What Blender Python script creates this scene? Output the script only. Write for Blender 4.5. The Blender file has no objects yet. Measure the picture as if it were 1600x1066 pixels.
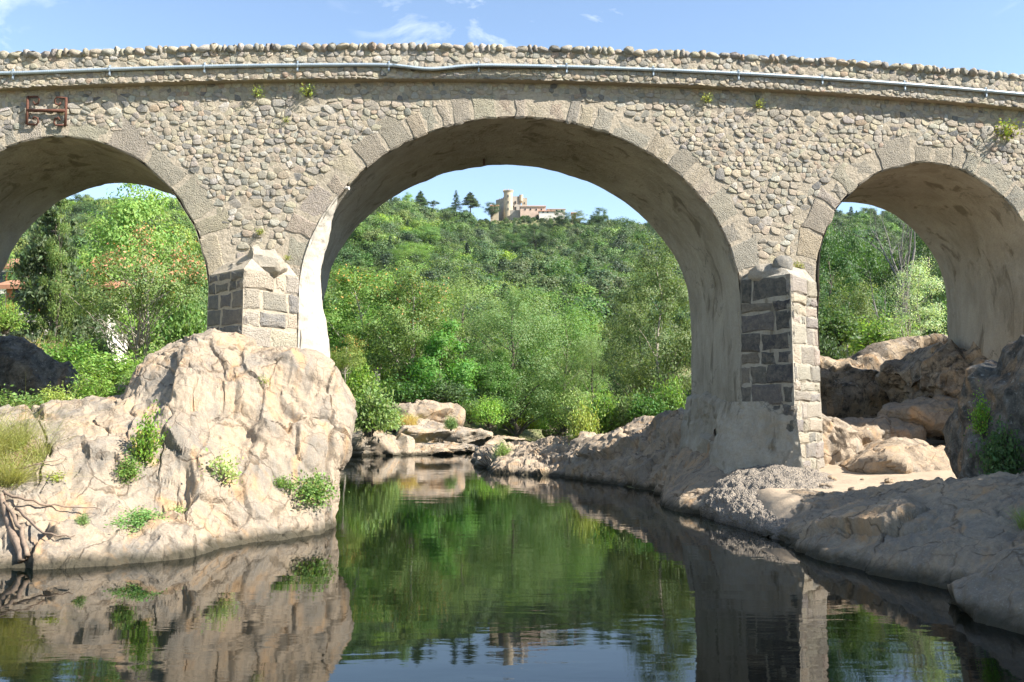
import bpy, bmesh, math, random
import numpy as np
from mathutils import Vector, Matrix, Quaternion

R = math.radians
scn = bpy.context.scene
col = scn.collection
rng = np.random.default_rng(7)
random.seed(7)

# ------------------------------------------------------------------ camera
F_PX, TILT, EYE = 1437.0, R(4.7), 2.5
cd = bpy.data.cameras.new('camera')
cam = bpy.data.objects.new('camera', cd); col.objects.link(cam)
cam.location = (0, 0, EYE); cam.rotation_euler = (R(90) + TILT, 0, 0)
cd.sensor_width = 36; cd.lens = 36 * F_PX / 1600; cd.clip_start = .1; cd.clip_end = 3000
scn.camera = cam
scn.render.resolution_x, scn.render.resolution_y = 1024, 682

# ------------------------------------------------------------------ sky, sun, exposure
SUN_EL = R(40)
SUN_AZ = R(110)                       # clockwise from +Y
sun_dir = Vector((math.sin(SUN_AZ) * math.cos(SUN_EL), math.cos(SUN_AZ) * math.cos(SUN_EL), math.sin(SUN_EL)))
w = bpy.data.worlds.new('World'); scn.world = w; w.use_nodes = True
nt = w.node_tree; nt.nodes.clear()
out = nt.nodes.new('ShaderNodeOutputWorld'); bg = nt.nodes.new('ShaderNodeBackground')
sky = nt.nodes.new('ShaderNodeTexSky'); sky.sky_type = 'NISHITA'; sky.sun_disc = False
sky.sun_elevation = SUN_EL; sky.sun_rotation = SUN_AZ; sky.altitude = 300
sky.air_density = 1.0; sky.dust_density = .0; sky.ozone_density = .25
bg.inputs['Strength'].default_value = .098
tc = nt.nodes.new('ShaderNodeTexCoord')
# thin wisps of cloud: stretched noise, kept to a few patches of the sky
mp = nt.nodes.new('ShaderNodeMapping'); mp.inputs['Scale'].default_value = (4.5, 4.5, 11)
nz = nt.nodes.new('ShaderNodeTexNoise'); nz.inputs['Scale'].default_value = 2.1; nz.inputs['Detail'].default_value = 7; nz.inputs['Roughness'].default_value = .6; nz.inputs['Distortion'].default_value = .5
rp = nt.nodes.new('ShaderNodeValToRGB'); rp.color_ramp.elements[0].position = .56; rp.color_ramp.elements[1].position = .78
big = nt.nodes.new('ShaderNodeTexNoise'); big.inputs['Scale'].default_value = 3.3; big.inputs['Detail'].default_value = 2
rb = nt.nodes.new('ShaderNodeValToRGB'); rb.color_ramp.elements[0].position = .47; rb.color_ramp.elements[1].position = .62
mul = nt.nodes.new('ShaderNodeMath'); mul.operation = 'MULTIPLY'
mul2 = nt.nodes.new('ShaderNodeMath'); mul2.operation = 'MULTIPLY'; mul2.inputs[1].default_value = .75
mx = nt.nodes.new('ShaderNodeMixRGB'); mx.inputs['Color2'].default_value = (7.5, 7.6, 7.8, 1)
L = nt.links.new
L(tc.outputs['Generated'], mp.inputs['Vector']); L(mp.outputs[0], nz.inputs['Vector']); L(nz.outputs['Fac'], rp.inputs['Fac'])
L(tc.outputs['Generated'], big.inputs['Vector']); L(big.outputs['Fac'], rb.inputs['Fac'])
L(rp.outputs['Color'], mul.inputs[0]); L(rb.outputs['Color'], mul.inputs[1]); L(mul.outputs[0], mul2.inputs[0])
L(mul2.outputs[0], mx.inputs['Fac']); L(sky.outputs[0], mx.inputs['Color1']); L(mx.outputs[0], bg.inputs['Color']); L(bg.outputs[0], out.inputs[0])
sl = bpy.data.lights.new('sun', 'SUN'); sl.energy = 5.0; sl.angle = R(.5); sl.color = (1, .95, .87)
sun = bpy.data.objects.new('sun', sl); col.objects.link(sun)
sun.rotation_mode = 'QUATERNION'; sun.rotation_quaternion = sun_dir.to_track_quat('Z', 'Y'); sun.location = (40, -20, 40)
vs = scn.view_settings; vs.view_transform = 'Standard'; vs.look = 'None'; vs.gamma = 1; vs.exposure = 1.5
vs.use_curve_mapping = False
scn.cycles.max_bounces = 6; scn.cycles.transparent_max_bounces = 4; scn.cycles.caustics_reflective = False; scn.cycles.caustics_refractive = False
scn.cycles.use_denoising = True

# ------------------------------------------------------------------ measuring helpers
def ray(px, py):
    x = (px - 800) / F_PX; y = (533 - py) / F_PX
    return np.array([x, math.cos(TILT) - y * math.sin(TILT), math.sin(TILT) + y * math.cos(TILT)])
def P(px, py, Y):
    d = ray(px, py); return d * (Y / d[1]) + np.array([0, 0, EYE])
def WL(px, py, z=0.0):
    d = ray(px, py); return d * ((z - EYE) / d[2]) + np.array([0, 0, EYE])

# ------------------------------------------------------------------ noise (numpy)
def _h(ix, iy, iz, s):
    n = (ix * 374761393 + iy * 668265263 + iz * 2147483647 + s * 974634541) & 0xffffffff
    n = ((n ^ (n >> 13)) * 1274126177) & 0xffffffff
    n = ((n ^ (n >> 16)) * 2246822519) & 0xffffffff
    return ((n ^ (n >> 15)) & 0xffffff) / float(0xffffff)
def vnoise(p, s=0):
    p = np.asarray(p, float); i = np.floor(p).astype(np.int64); f = p - i; u = f * f * f * (f * (f * 6 - 15) + 10)
    r = 0
    for a in (0, 1):
        for b in (0, 1):
            for c in (0, 1):
                wgt = (u[:, 0] if a else 1 - u[:, 0]) * (u[:, 1] if b else 1 - u[:, 1]) * (u[:, 2] if c else 1 - u[:, 2])
                r = r + wgt * _h(i[:, 0] + a, i[:, 1] + b, i[:, 2] + c, s)
    return r * 2 - 1
def fbm(p, o=4, s=0, g=.5):
    r = 0; a = 1
    for k in range(o): r = r + a * vnoise(p * 2.03 ** k + 13.7 * k, s + k); a *= g
    return r
def cells(p, s=0):
    i = np.floor(p).astype(np.int64); f1 = np.full(len(p), 9.); f2 = f1.copy(); cid = np.zeros(len(p))
    for a in (-1, 0, 1):
        for b in (-1, 0, 1):
            for c in (-1, 0, 1):
                q = i + [a, b, c]
                pt = q + np.stack([_h(q[:, 0], q[:, 1], q[:, 2], s + k) for k in (1, 2, 3)], 1)
                d = np.linalg.norm(pt - p, axis=1)
                idv = _h(q[:, 0], q[:, 1], q[:, 2], s + 9)
                n = d < f1
                f2 = np.where(n, f1, np.minimum(f2, d)); cid = np.where(n, idv, cid); f1 = np.where(n, d, f1)
    return f1, f2, cid
def sstep(a, b, x):
    t = np.clip((x - a) / (b - a), 0, 1); return t * t * (3 - 2 * t)

# ------------------------------------------------------------------ mesh helpers
def mk_mesh(name, V, F, smooth=False, colr=None):
    V = np.asarray(V, np.float32); me = bpy.data.meshes.new(name)
    if isinstance(F, np.ndarray):
        k = F.shape[1]; nf = len(F)
        me.vertices.add(len(V)); me.vertices.foreach_set('co', V.ravel())
        me.loops.add(nf * k); me.loops.foreach_set('vertex_index', F.astype(np.int32).ravel())
        me.polygons.add(nf); me.polygons.foreach_set('loop_start', np.arange(0, nf * k, k, dtype=np.int32))
        try: me.polygons.foreach_set('loop_total', np.full(nf, k, np.int32))
        except Exception: pass
    else:
        me.from_pydata(V.tolist(), [], F)
    if smooth: me.polygons.foreach_set('use_smooth', np.ones(len(me.polygons), bool))
    if colr is not None:
        a = me.color_attributes.new('Col', 'FLOAT_COLOR', 'POINT')
        c = np.ones((len(V), 4), np.float32); c[:, :3] = colr; a.data.foreach_set('color', c.ravel())
    me.update(calc_edges=True); me.validate()
    return me
def link(name, me, m=None, parent=None, loc=None):
    o = bpy.data.objects.new(name, me); col.objects.link(o)
    if m is not None and me is not None:
        if not me.materials: me.materials.append(m)
    if parent is not None: o.parent = parent
    if loc is not None: o.location = loc
    return o
def tag(o, label=None, cat=None, group=None, kind=None):
    if label: o['label'] = label
    if cat: o['category'] = cat
    if group: o['group'] = group
    if kind: o['kind'] = kind
    return o
def empty(name, loc=(0, 0, 0), rz=0):
    o = bpy.data.objects.new(name, None); col.objects.link(o); o.location = loc; o.rotation_euler = (0, 0, rz); o.empty_display_size = .3
    return o
class MB:
    """collects verts and faces"""
    def __init__(s): s.v = []; s.f = []
    def add(s, v, f):
        o = len(s.v); s.v += [tuple(x) for x in v]; s.f += [tuple(i + o for i in q) for q in f]
    def box(s, a, b):
        (x0, y0, z0), (x1, y1, z1) = a, b
        s.add([(x0, y0, z0), (x1, y0, z0), (x1, y1, z0), (x0, y1, z0), (x0, y0, z1), (x1, y0, z1), (x1, y1, z1), (x0, y1, z1)],
              [(0, 3, 2, 1), (4, 5, 6, 7), (0, 1, 5, 4), (1, 2, 6, 5), (2, 3, 7, 6), (3, 0, 4, 7)])
    def tube(s, pts, rad, n=6, cap=True):
        pts = [np.asarray(p, float) for p in pts]
        if not hasattr(rad, '__len__'): rad = [rad] * len(pts)
        v = []; up = np.array([.13, .21, .97])
        for i, p in enumerate(pts):
            d = pts[min(i + 1, len(pts) - 1)] - pts[max(i - 1, 0)]; d = d / (np.linalg.norm(d) + 1e-9)
            a = np.cross(d, up); 
            if np.linalg.norm(a) < .2: a = np.cross(d, [1, .1, 0])
            a /= np.linalg.norm(a); b = np.cross(d, a)
            for k in range(n):
                t = 2 * math.pi * k / n; v.append(p + rad[i] * (math.cos(t) * a + math.sin(t) * b))
        f = [(i * n + k, i * n + (k + 1) % n, (i + 1) * n + (k + 1) % n, (i + 1) * n + k) for i in range(len(pts) - 1) for k in range(n)]
        if cap: f += [tuple(range(n))[::-1], tuple(range((len(pts) - 1) * n, len(pts) * n))]
        s.add(v, f)
    def mesh(s, name, smooth=False): return mk_mesh(name, s.v, s.f, smooth)
    def build(s, name, m, parent=None, smooth=False): return link(name, s.mesh(name, smooth), m, parent)

# ------------------------------------------------------------------ materials
def new_mat(name):
    m = bpy.data.materials.new(name); m.use_nodes = True; t = m.node_tree; t.nodes.clear()
    o = t.nodes.new('ShaderNodeOutputMaterial'); b = t.nodes.new('ShaderNodeBsdfPrincipled'); t.links.new(b.outputs[0], o.inputs[0])
    b.inputs['Roughness'].default_value = .9
    b.inputs['Specular IOR Level'].default_value = .25
    return m, t, b
class G:
    """tiny node-graph shorthand"""
    def __init__(s, t): s.t = t; s.geo = t.nodes.new('ShaderNodeNewGeometry'); s.tc = t.nodes.new('ShaderNodeTexCoord')
    def n(s, k): return s.t.nodes.new(k)
    def put(s, sock, v):
        if isinstance(v, bpy.types.NodeSocket): s.t.links.new(v, sock)
        elif v is not None:
            if isinstance(v, tuple) and len(v) == 3 and sock.type == 'RGBA': v = (*v, 1)
            sock.default_value = v
    def pos(s, obj=False): return s.tc.outputs['Object'] if obj else s.geo.outputs['Position']
    def scale(s, v, sc):
        m = s.n('ShaderNodeMapping'); s.put(m.inputs['Vector'], v); m.inputs['Scale'].default_value = sc; return m.outputs[0]
    def noise(s, v, sc, det=4, rough=.55, dist=0):
        m = s.n('ShaderNodeTexNoise'); s.put(m.inputs['Vector'], v); m.inputs['Scale'].default_value = sc; m.inputs['Detail'].default_value = det
        m.inputs['Roughness'].default_value = rough; m.inputs['Distortion'].default_value = dist; return m.outputs['Fac']
    def voro(s, v, sc, feat='F1', out='Distance'):
        m = s.n('ShaderNodeTexVoronoi'); m.feature = feat; s.put(m.inputs['Vector'], v); m.inputs['Scale'].default_value = sc; return m.outputs[out]
    def ramp(s, f, stops):
        m = s.n('ShaderNodeValToRGB'); s.put(m.inputs[0], f); e = m.color_ramp.elements
        while len(e) < len(stops): e.new(.5)
        for q, (p, c) in zip(e, stops): q.position = p; q.color = (c, c, c, 1) if not hasattr(c, '__len__') else (*c, 1)
        return m.outputs[0]
    def mix(s, f, a, b, mode='MIX'):
        m = s.n('ShaderNodeMixRGB'); m.blend_type = mode; s.put(m.inputs[0], f); s.put(m.inputs[1], a); s.put(m.inputs[2], b); return m.outputs[0]
    def math(s, op, a, b=None):
        m = s.n('ShaderNodeMath'); m.operation = op; s.put(m.inputs[0], a); s.put(m.inputs[1], b); return m.outputs[0]
    def bump(s, h, strength=.5, dist=.02, nrm=None):
        m = s.n('ShaderNodeBump'); s.put(m.inputs['Height'], h); m.inputs['Strength'].default_value = strength; m.inputs['Distance'].default_value = dist
        if nrm is not None: s.put(m.inputs['Normal'], nrm)
        return m.outputs[0]
    def sep(s, v):
        m = s.n('ShaderNodeSeparateXYZ'); s.put(m.inputs[0], v); return m.outputs

def rock_mat(name, base, dark, stain, wet=True, lichen=0., dirt=.35):
    m, t, b = new_mat(name); g = G(t); p = g.pos()
    c = g.mix(g.ramp(g.noise(p, .55, 5, .6, .3), [(.35, 0), (.68, 1)]), base, stain)
    c = g.mix(g.ramp(g.noise(g.scale(p, (1, 1, .45)), 1.1, 8, .7, .6), [(.42, 0), (.60, .9)]), c, dark)
    c = g.mix(g.ramp(g.noise(p, 9, 6, .75), [(.42, 0), (.72, .65)]), c, tuple(x * .5 for x in base))
    c = g.mix(g.ramp(g.noise(p, 33, 3, .7), [(.55, 0), (.75, .5)]), c, (.50, .46, .40))
    # ochre iron streaks
    c = g.mix(g.ramp(g.noise(g.scale(p, (1.6, 1.6, .4)), .8, 4, .6, 1.0), [(.54, 0), (.70, .7)]), c, (.47, .28, .13))
    if lichen:
        c = g.mix(g.ramp(g.noise(p, 3.1, 6, .75, .4), [(.5 - lichen * .25, 0), (.62, .9)]), c, (.035, .034, .03))
        c = g.mix(g.ramp(g.noise(p, 7, 4, .7), [(.6, 0), (.7, .55)]), c, (.42, .42, .40))
    nn = g.n('ShaderNodeTexNoise'); g.put(nn.inputs['Vector'], p); nn.inputs['Scale'].default_value = 1.3; nn.inputs['Detail'].default_value = 5
    dv = g.mix(.5, p, nn.outputs['Color'])
    crk = g.ramp(g.voro(dv, 1.5, 'DISTANCE_TO_EDGE'), [(0, 0), (.03, 1)])
    crk2 = g.ramp(g.voro(g.scale(dv, (1, 1, .6)), 4.2, 'DISTANCE_TO_EDGE'), [(0, 0), (.04, 1)])
    gate = g.ramp(g.noise(p, .9, 3, .6), [(.46, 0), (.56, 1)])
    jn = g.math('MULTIPLY', g.math('SUBTRACT', 1, crk), gate)
    jn2 = g.math('MULTIPLY', g.math('SUBTRACT', 1, crk2), g.math('SUBTRACT', 1, gate))
    c = g.mix(g.math('MULTIPLY', jn, .75), c, (.10, .07, .045)); c = g.mix(g.math('MULTIPLY', jn2, .5), c, (.14, .10, .07))
    z = g.sep(p)[2]
    if wet:
        zz = g.math('ADD', z, g.math('MULTIPLY', g.noise(p, 2.5, 4), .28))
        c = g.mix(g.ramp(zz, [(.22, .92), (.40, 0)]), c, (.045, .04, .025))
    g.put(b.inputs['Base Color'], c)
    h = g.math('ADD', g.math('MULTIPLY', g.noise(p, 8, 9, .72), .8), g.math('MULTIPLY', g.noise(p, 30, 5, .75), .35))
    h = g.math('SUBTRACT', h, g.math('ADD', g.math('MULTIPLY', jn, .3), g.math('MULTIPLY', jn2, .18)))
    g.put(b.inputs['Normal'], g.bump(h, .9, .07))
    return m
def stone_mat(name, src, pit=0):
    """src: 'OBJ' per-object colour, 'ATT' colour attribute"""
    m, t, b = new_mat(name); g = G(t); p = g.pos()
    if src == 'OBJ': c = g.n('ShaderNodeObjectInfo').outputs['Color']
    else:
        a = g.n('ShaderNodeAttribute'); a.attribute_name = 'Col'; c = a.outputs['Color']
    c = g.mix(g.ramp(g.noise(p, 6, 6, .75), [(.42, 0), (.7, .6)]), c, (.42, .36, .27), 'MIX')
    c = g.mix(g.ramp(g.noise(p, 26, 4, .7), [(.45, 0), (.75, .55)]), c, (.15, .14, .12))
    c = g.mix(g.ramp(g.noise(p, 1.1, 5, .65), [(.5, 0), (.75, .45)]), c, (.20, .19, .17))
    g.put(b.inputs['Base Color'], c)
    h = g.math('ADD', g.noise(p, 11, 8, .75), g.math('MULTIPLY', g.noise(p, 45, 3, .7), .5))
    if pit: h = g.math('ADD', h, g.math('MULTIPLY', g.ramp(g.voro(p, 24), [(.12, 0), (.45, 1)]), .4))
    g.put(b.inputs['Normal'], g.bump(h, 1.0, .085 if pit else .06))
    return m
def leaf_mat(name, hue_var=.012, val_var=.18, trans=.4, tint=(1, 1, 1), gain=2.05):
    m, t, b = new_mat(name); g = G(t)
    a = g.n('ShaderNodeAttribute'); a.attribute_name = 'Col'
    oi = g.n('ShaderNodeObjectInfo').outputs['Random']
    hs = g.n('ShaderNodeHueSaturation')
    g.put(hs.inputs['Hue'], g.math('ADD', .5 - hue_var, g.math('MULTIPLY', oi, 2 * hue_var)))
    r2 = g.math('FRACT', g.math('MULTIPLY', oi, 17.31))
    g.put(hs.inputs['Value'], g.math('ADD', gain * (1 - val_var), g.math('MULTIPLY', r2, gain * 2 * val_var)))
    r3 = g.math('FRACT', g.math('MULTIPLY', oi, 5.77))
    g.put(hs.inputs['Saturation'], g.math('ADD', .82, g.math('MULTIPLY', r3, .3)))
    g.put(hs.inputs['Color'], g.mix(1, a.outputs['Color'], tint, 'MULTIPLY'))
    g.put(b.inputs['Base Color'], hs.outputs[0]); b.inputs['Roughness'].default_value = .55; b.inputs['Specular IOR Level'].default_value = .3
    tr = g.n('ShaderNodeBsdfTranslucent'); g.put(tr.inputs[0], g.mix(1, hs.outputs[0], (1.25, 1.3, .55), 'MULTIPLY'))
    ms = g.n('ShaderNodeMixShader'); ms.inputs[0].default_value = trans
    t.links.new(b.outputs[0], ms.inputs[1]); t.links.new(tr.outputs[0], ms.inputs[2])
    o = [n for n in t.nodes if n.type == 'OUTPUT_MATERIAL'][0]; t.links.new(ms.outputs[0], o.inputs[0])
    return m
def plain_mat(name, base, var=.25, sc=6, bump=.02, rough=.9, metal=0, bs=20):
    m, t, b = new_mat(name); g = G(t); p = g.pos()
    c = g.mix(g.ramp(g.noise(p, sc, 5, .65), [(.3, 0), (.72, 1)]), base, tuple(x * (1 - var * 1.6) for x in base))
    g.put(b.inputs['Base Color'], c); b.inputs['Roughness'].default_value = rough; b.inputs['Metallic'].default_value = metal
    if bump: g.put(b.inputs['Normal'], g.bump(g.noise(p, bs, 5, .65), .6, bump))
    return m

M = {}
M['granite'] = rock_mat('pale_granite', (.37, .30, .222), (.22, .197, .165), (.39, .29, .19))
M['granite_grey'] = rock_mat('grey_granite', (.40, .315, .22), (.22, .185, .145), (.41, .30, .195))
M['granite_dark'] = rock_mat('lichened_granite', (.20, .19, .17), (.10, .10, .09), (.24, .21, .17), lichen=.35)
M['granite_brown'] = rock_mat('brown_granite', (.34, .27, .19), (.17, .14, .11), (.40, .30, .19), lichen=.05)
M['stone_obj'] = stone_mat('rubble_stone', 'OBJ')
M['stone_att'] = stone_mat('rubble_stone_joined', 'ATT')
M['dressed'] = stone_mat('pitted_basalt', 'OBJ', 1)
M['leaf'] = leaf_mat('leaves')
M['leaf_hill'] = leaf_mat('hillside_leaves', .02, .3, .35, gain=2.0)
M['bark'] = plain_mat('bark', (.16, .13, .10), .4, 8, .03)
M['bark_pale'] = plain_mat('pale_bark', (.42, .37, .30), .35, 6, .02)
M['bark_grey'] = plain_mat('grey_bark', (.20, .185, .165), .35, 6, .02)
M['iron'] = plain_mat('rusty_iron', (.13, .055, .035), .35, 25, .006, .8)
M['white'] = plain_mat('pale_render', (.72, .66, .58), .12, 3, .004)
M['castle'] = plain_mat('castle_stone', (.52, .43, .31), .25, .5, .03)
M['castle_grey'] = plain_mat('castle_grey_stone', (.36, .32, .27), .25, .5, .03)
M['tile'] = plain_mat('roof_tile', (.44, .22, .13), .3, 1.5, .03)
M['tile_grey'] = plain_mat('weathered_roof_tile', (.36, .27, .21), .3, 1.2, .03)
M['glass'] = plain_mat('dark_window', (.03, .035, .04), .2, 2, 0, .15)
M['shutter'] = plain_mat('orange_shutter', (.5, .2, .08), .2, 3, 0, .6)
M['straw'] = plain_mat('dry_wood', (.30, .22, .16), .35, 12, .01)

# mortar of the bridge walls
m, t, b = new_mat('lime_mortar'); g = G(t); p = g.pos()
c = g.mix(g.ramp(g.noise(p, .8, 6, .65), [(.35, 0), (.7, 1)]), (.48, .405, .305), (.39, .335, .255))
c = g.mix(g.ramp(g.noise(p, 11, 5, .7), [(.45, 0), (.8, .55)]), c, (.19, .165, .13))
g.put(b.inputs['Base Color'], c); g.put(b.inputs['Normal'], g.bump(g.noise(p, 9, 8, .72), 1.0, .09)); M['mortar'] = m
# plastered intrados, with tide marks and seep stains of its own
m, t, b = new_mat('stained_lime_plaster'); g = G(t); p = g.pos()
c = g.mix(g.ramp(g.noise(g.scale(p, (.9, .9, .55)), .8, 5, .62, .6), [(.36, 0), (.66, 1)]), (.42, .38, .31), (.28, .25, .195))
c = g.mix(g.ramp(g.noise(g.scale(p, (1.2, 1.2, .28)), 2.6, 6, .7), [(.48, 0), (.74, .8)]), c, (.45, .41, .33))
c = g.mix(g.ramp(g.noise(g.scale(p, (1, 1, .35)), 1.2, 5, .6, 1.2), [(.58, 0), (.66, .8)]), c, (.16, .135, .095))
c = g.mix(g.ramp(g.noise(p, 20, 4, .7), [(.4, 0), (.8, .35)]), c, (.16, .14, .11))
nn = g.n('ShaderNodeTexNoise'); g.put(nn.inputs['Vector'], p); nn.inputs['Scale'].default_value = .9; nn.inputs['Detail'].default_value = 8; nn.inputs['Roughness'].default_value = .65
ck = g.ramp(g.voro(g.mix(.75, p, nn.outputs['Color']), .9, 'DISTANCE_TO_EDGE'), [(0, 1), (.012, 0)])
ck = g.math('MULTIPLY', ck, g.ramp(g.noise(p, .5, 2), [(.5, 0), (.56, 1)]))
c = g.mix(g.math('MULTIPLY', ck, .6), c, (.08, .07, .055))
g.put(b.inputs['Base Color'], c); g.put(b.inputs['Normal'], g.bump(g.noise(p, 4, 9, .7), 1.0, .11)); M['plaster'] = m
M['plaster_pale'] = plain_mat('fresh_lime_plaster', (.50, .455, .38), .2, 2.2, .06, bs=6)
# gravel conglomerate
m, t, b = new_mat('gravel_concrete'); g = G(t); p = g.pos()
v = g.voro(p, 24, 'F1', 'Color'); 
c = g.mix(g.ramp(v, [(.2, 0), (.9, 1)]), (.23, .19, .145), (.34, .285, .215))
c = g.mix(g.ramp(g.voro(p, 24), [(.25, 0), (.6, .8)]), c, (.17, .15, .13))
zz = g.math('ADD', g.sep(p)[2], g.math('MULTIPLY', g.noise(p, 2.5, 4), .28))
c = g.mix(g.ramp(zz, [(.14, .85), (.34, 0)]), c, (.05, .045, .035))
g.put(b.inputs['Base Color'], c)
g.put(b.inputs['Normal'], g.bump(g.math('SUBTRACT', g.noise(p, 7, 5, .7), g.math('MULTIPLY', g.voro(p, 24), .8)), .9, .05)); M['gravel'] = m
# ground: sand low down, litter and grass on the banks
m, t, b = new_mat('bank_soil'); g = G(t); p = g.pos()
c = g.mix(g.ramp(g.noise(p, .35, 6, .65), [(.35, 0), (.65, 1)]), (.16, .15, .07), (.10, .12, .04))
c = g.mix(g.ramp(g.noise(p, 4, 5, .7), [(.45, 0), (.75, .8)]), c, (.22, .18, .11))
g.put(b.inputs['Base Color'], c); g.put(b.inputs['Normal'], g.bump(g.noise(p, 5, 6, .7), .8, .1)); M['soil'] = m
m, t, b = new_mat('river_sand'); g = G(t); p = g.pos()
c = g.mix(g.ramp(g.noise(p, 1.1, 5, .6), [(.35, 0), (.7, 1)]), (.41, .32, .225), (.31, .24, .17))
c = g.mix(g.ramp(g.noise(p, 45, 3, .7), [(.45, 0), (.8, .5)]), c, (.26, .22, .17))
g.put(b.inputs['Base Color'], c); g.put(b.inputs['Normal'], g.bump(g.math('ADD', g.noise(p, 3, 5, .6), g.math('MULTIPLY', g.noise(p, 40, 3), .2)), .7, .06)); M['sand'] = m
# still river water
m, t, b = new_mat('river_water'); g = G(t); p = g.pos()
b.inputs['Base Color'].default_value = (.0012, .003, .002, 1); b.inputs['Roughness'].default_value = .015; b.inputs['IOR'].default_value = 1.33
b.inputs['Specular IOR Level'].default_value = .5
h = g.math('ADD', g.math('MULTIPLY', g.noise(g.scale(p, (.55, 1.5, 1)), 1.3, 2, .5, .4), 1.0), g.math('MULTIPLY', g.noise(g.scale(p, (1, 2.4, 1)), 4.2, 3, .55), .14))
calm = g.ramp(g.noise(g.scale(p, (.6, .3, 1)), .32, 3, .5), [(.38, .12), (.66, 1)])
g.put(b.inputs['Normal'], g.bump(g.math('MULTIPLY', h, calm), 1.0, .0065)); M['water'] = m

# ================================================================== THE SETTING
# river course: (distance, left edge, right edge)
RIV = np.array([(-60, -60, 30), (-10, -14, 7.5), (8, -10.5, 7), (16, -13, 8), (21, -10, 8.5), (26, -8, 6), (34, -13, 3.8), (42, -15, 1.0), (58, -12, -1.2), (64, -6.2, 0.2), (74, -3.6, 3.0), (84, -.5, 6.0), (94, 3.5, 9.5), (120, 14, 22), (160, 30, 40)], float)
RIDGE = np.array([(-420, 96), (-250, 112), (-160, 108), (-100, 112), (-60, 108), (-30, 104), (0, 101), (30, 100), (60, 95), (110, 97), (180, 104), (420, 90)], float)
def ground_z(x, y):
    x = np.asarray(x, float); y = np.asarray(y, float)
    l = np.interp(y, RIV[:, 0], RIV[:, 1]); r = np.interp(y, RIV[:, 0], RIV[:, 2])
    d = np.maximum(l - x, x - r)                       # metres from the water's edge, negative in the channel
    nb = vnoise(np.stack([x * .11, y * .11, 0 * x], -1).reshape(-1, 3), 3).reshape(x.shape)
    z = np.where(d < 0, -1.6 * sstep(0, 2.2, -d), 0)
    left = x < (l + r) / 2
    bank = np.where(left, 1.9, 1.5) * sstep(-.2, 7, d) + .045 * np.clip(d - 6, 0, 70) + .35 * nb * sstep(0, 5, d)
    # right bank near the camera climbs into a wooded cliff
    bank = bank + np.where(left, 0, 6 * sstep(6, 16, d) * sstep(30, 16, y))
    z = z + np.where(d >= -.2, bank, 0)
    # hill
    rid = np.interp(x, RIDGE[:, 0], RIDGE[:, 1])
    s = np.clip((y - 118) / 335, 0, 1.0)
    gul = vnoise(np.stack([x * .016, y * .012, 0 * x], -1).reshape(-1, 3), 5).reshape(x.shape)
    hill = (rid - 3) * (s ** 1.12) + gul * 9 * sstep(0, .5, s) * sstep(1, .7, s)
    hill = np.where(y > 453, hill - (y - 453) * .22, hill)
    flat = np.exp(-(((x - 14) / 26) ** 2 + ((y - 455) / 22) ** 2))
    hill = hill * (1 - flat) + flat * 101
    return z * (1 - sstep(120, 200, y)) + hill
def gz(x, y): return float(ground_z(np.array([x]), np.array([y]))[0])
def grid_mesh(name, xs, ys, zf):
    X, Y = np.meshgrid(xs, ys); Z = zf(X, Y); V = np.stack([X, Y, Z], -1).reshape(-1, 3)
    nx, ny = len(xs), len(ys); i = (np.arange(ny - 1)[:, None] * nx + np.arange(nx - 1)[None]).ravel()
    return mk_mesh(name, V, np.stack([i, i + 1, i + nx + 1, i + nx], 1), True)
xs = np.unique(np.concatenate([np.linspace(-500, -60, 60), np.linspace(-60, 60, 160), np.linspace(60, 500, 60)]))
ys = np.unique(np.concatenate([np.linspace(-60, 0, 20), np.linspace(0, 120, 150), np.linspace(120, 700, 110)]))
tag(link('ground', grid_mesh('ground', xs, ys, ground_z), M['soil']), 'wooded valley ground and hillside soil beneath the trees', 'ground', kind='structure')
wm = mk_mesh('water', [(-70, -60, 0), (60, -60, 0), (60, 175, 0), (-70, 175, 0)], [(0, 1, 2, 3)])
tag(link('river_water', wm, M['water']), 'still dark green river pool mirroring the bridge and wood', 'water', kind='structure')

# ------------------------------------------------------------------ rock builders
def catmull(C, n):
    """C: (k, ..., 3) control rows -> n rows, centripetal-free Catmull-Rom"""
    C = np.asarray(C, float); k = len(C); t = np.linspace(0, k - 1, n); i = np.minimum(t.astype(int), k - 2); f = (t - i)
    f = f.reshape((-1,) + (1,) * (C.ndim - 1))
    a = C[np.maximum(i - 1, 0)]; b_ = C[i]; c_ = C[i + 1]; d = C[np.minimum(i + 2, k - 1)]
    return .5 * (2 * b_ + (c_ - a) * f + (2 * a - 5 * b_ + 4 * c_ - d) * f ** 2 + (3 * b_ - a - 3 * c_ + d) * f ** 3)
def normals(V, F):
    n = np.cross(V[F[:, 2]] - V[F[:, 0]], V[F[:, 3]] - V[F[:, 1]]); N = np.zeros_like(V)
    for k in range(4): np.add.at(N, F[:, k], n)
    return N / (np.linalg.norm(N, axis=1)[:, None] + 1e-9)
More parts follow.
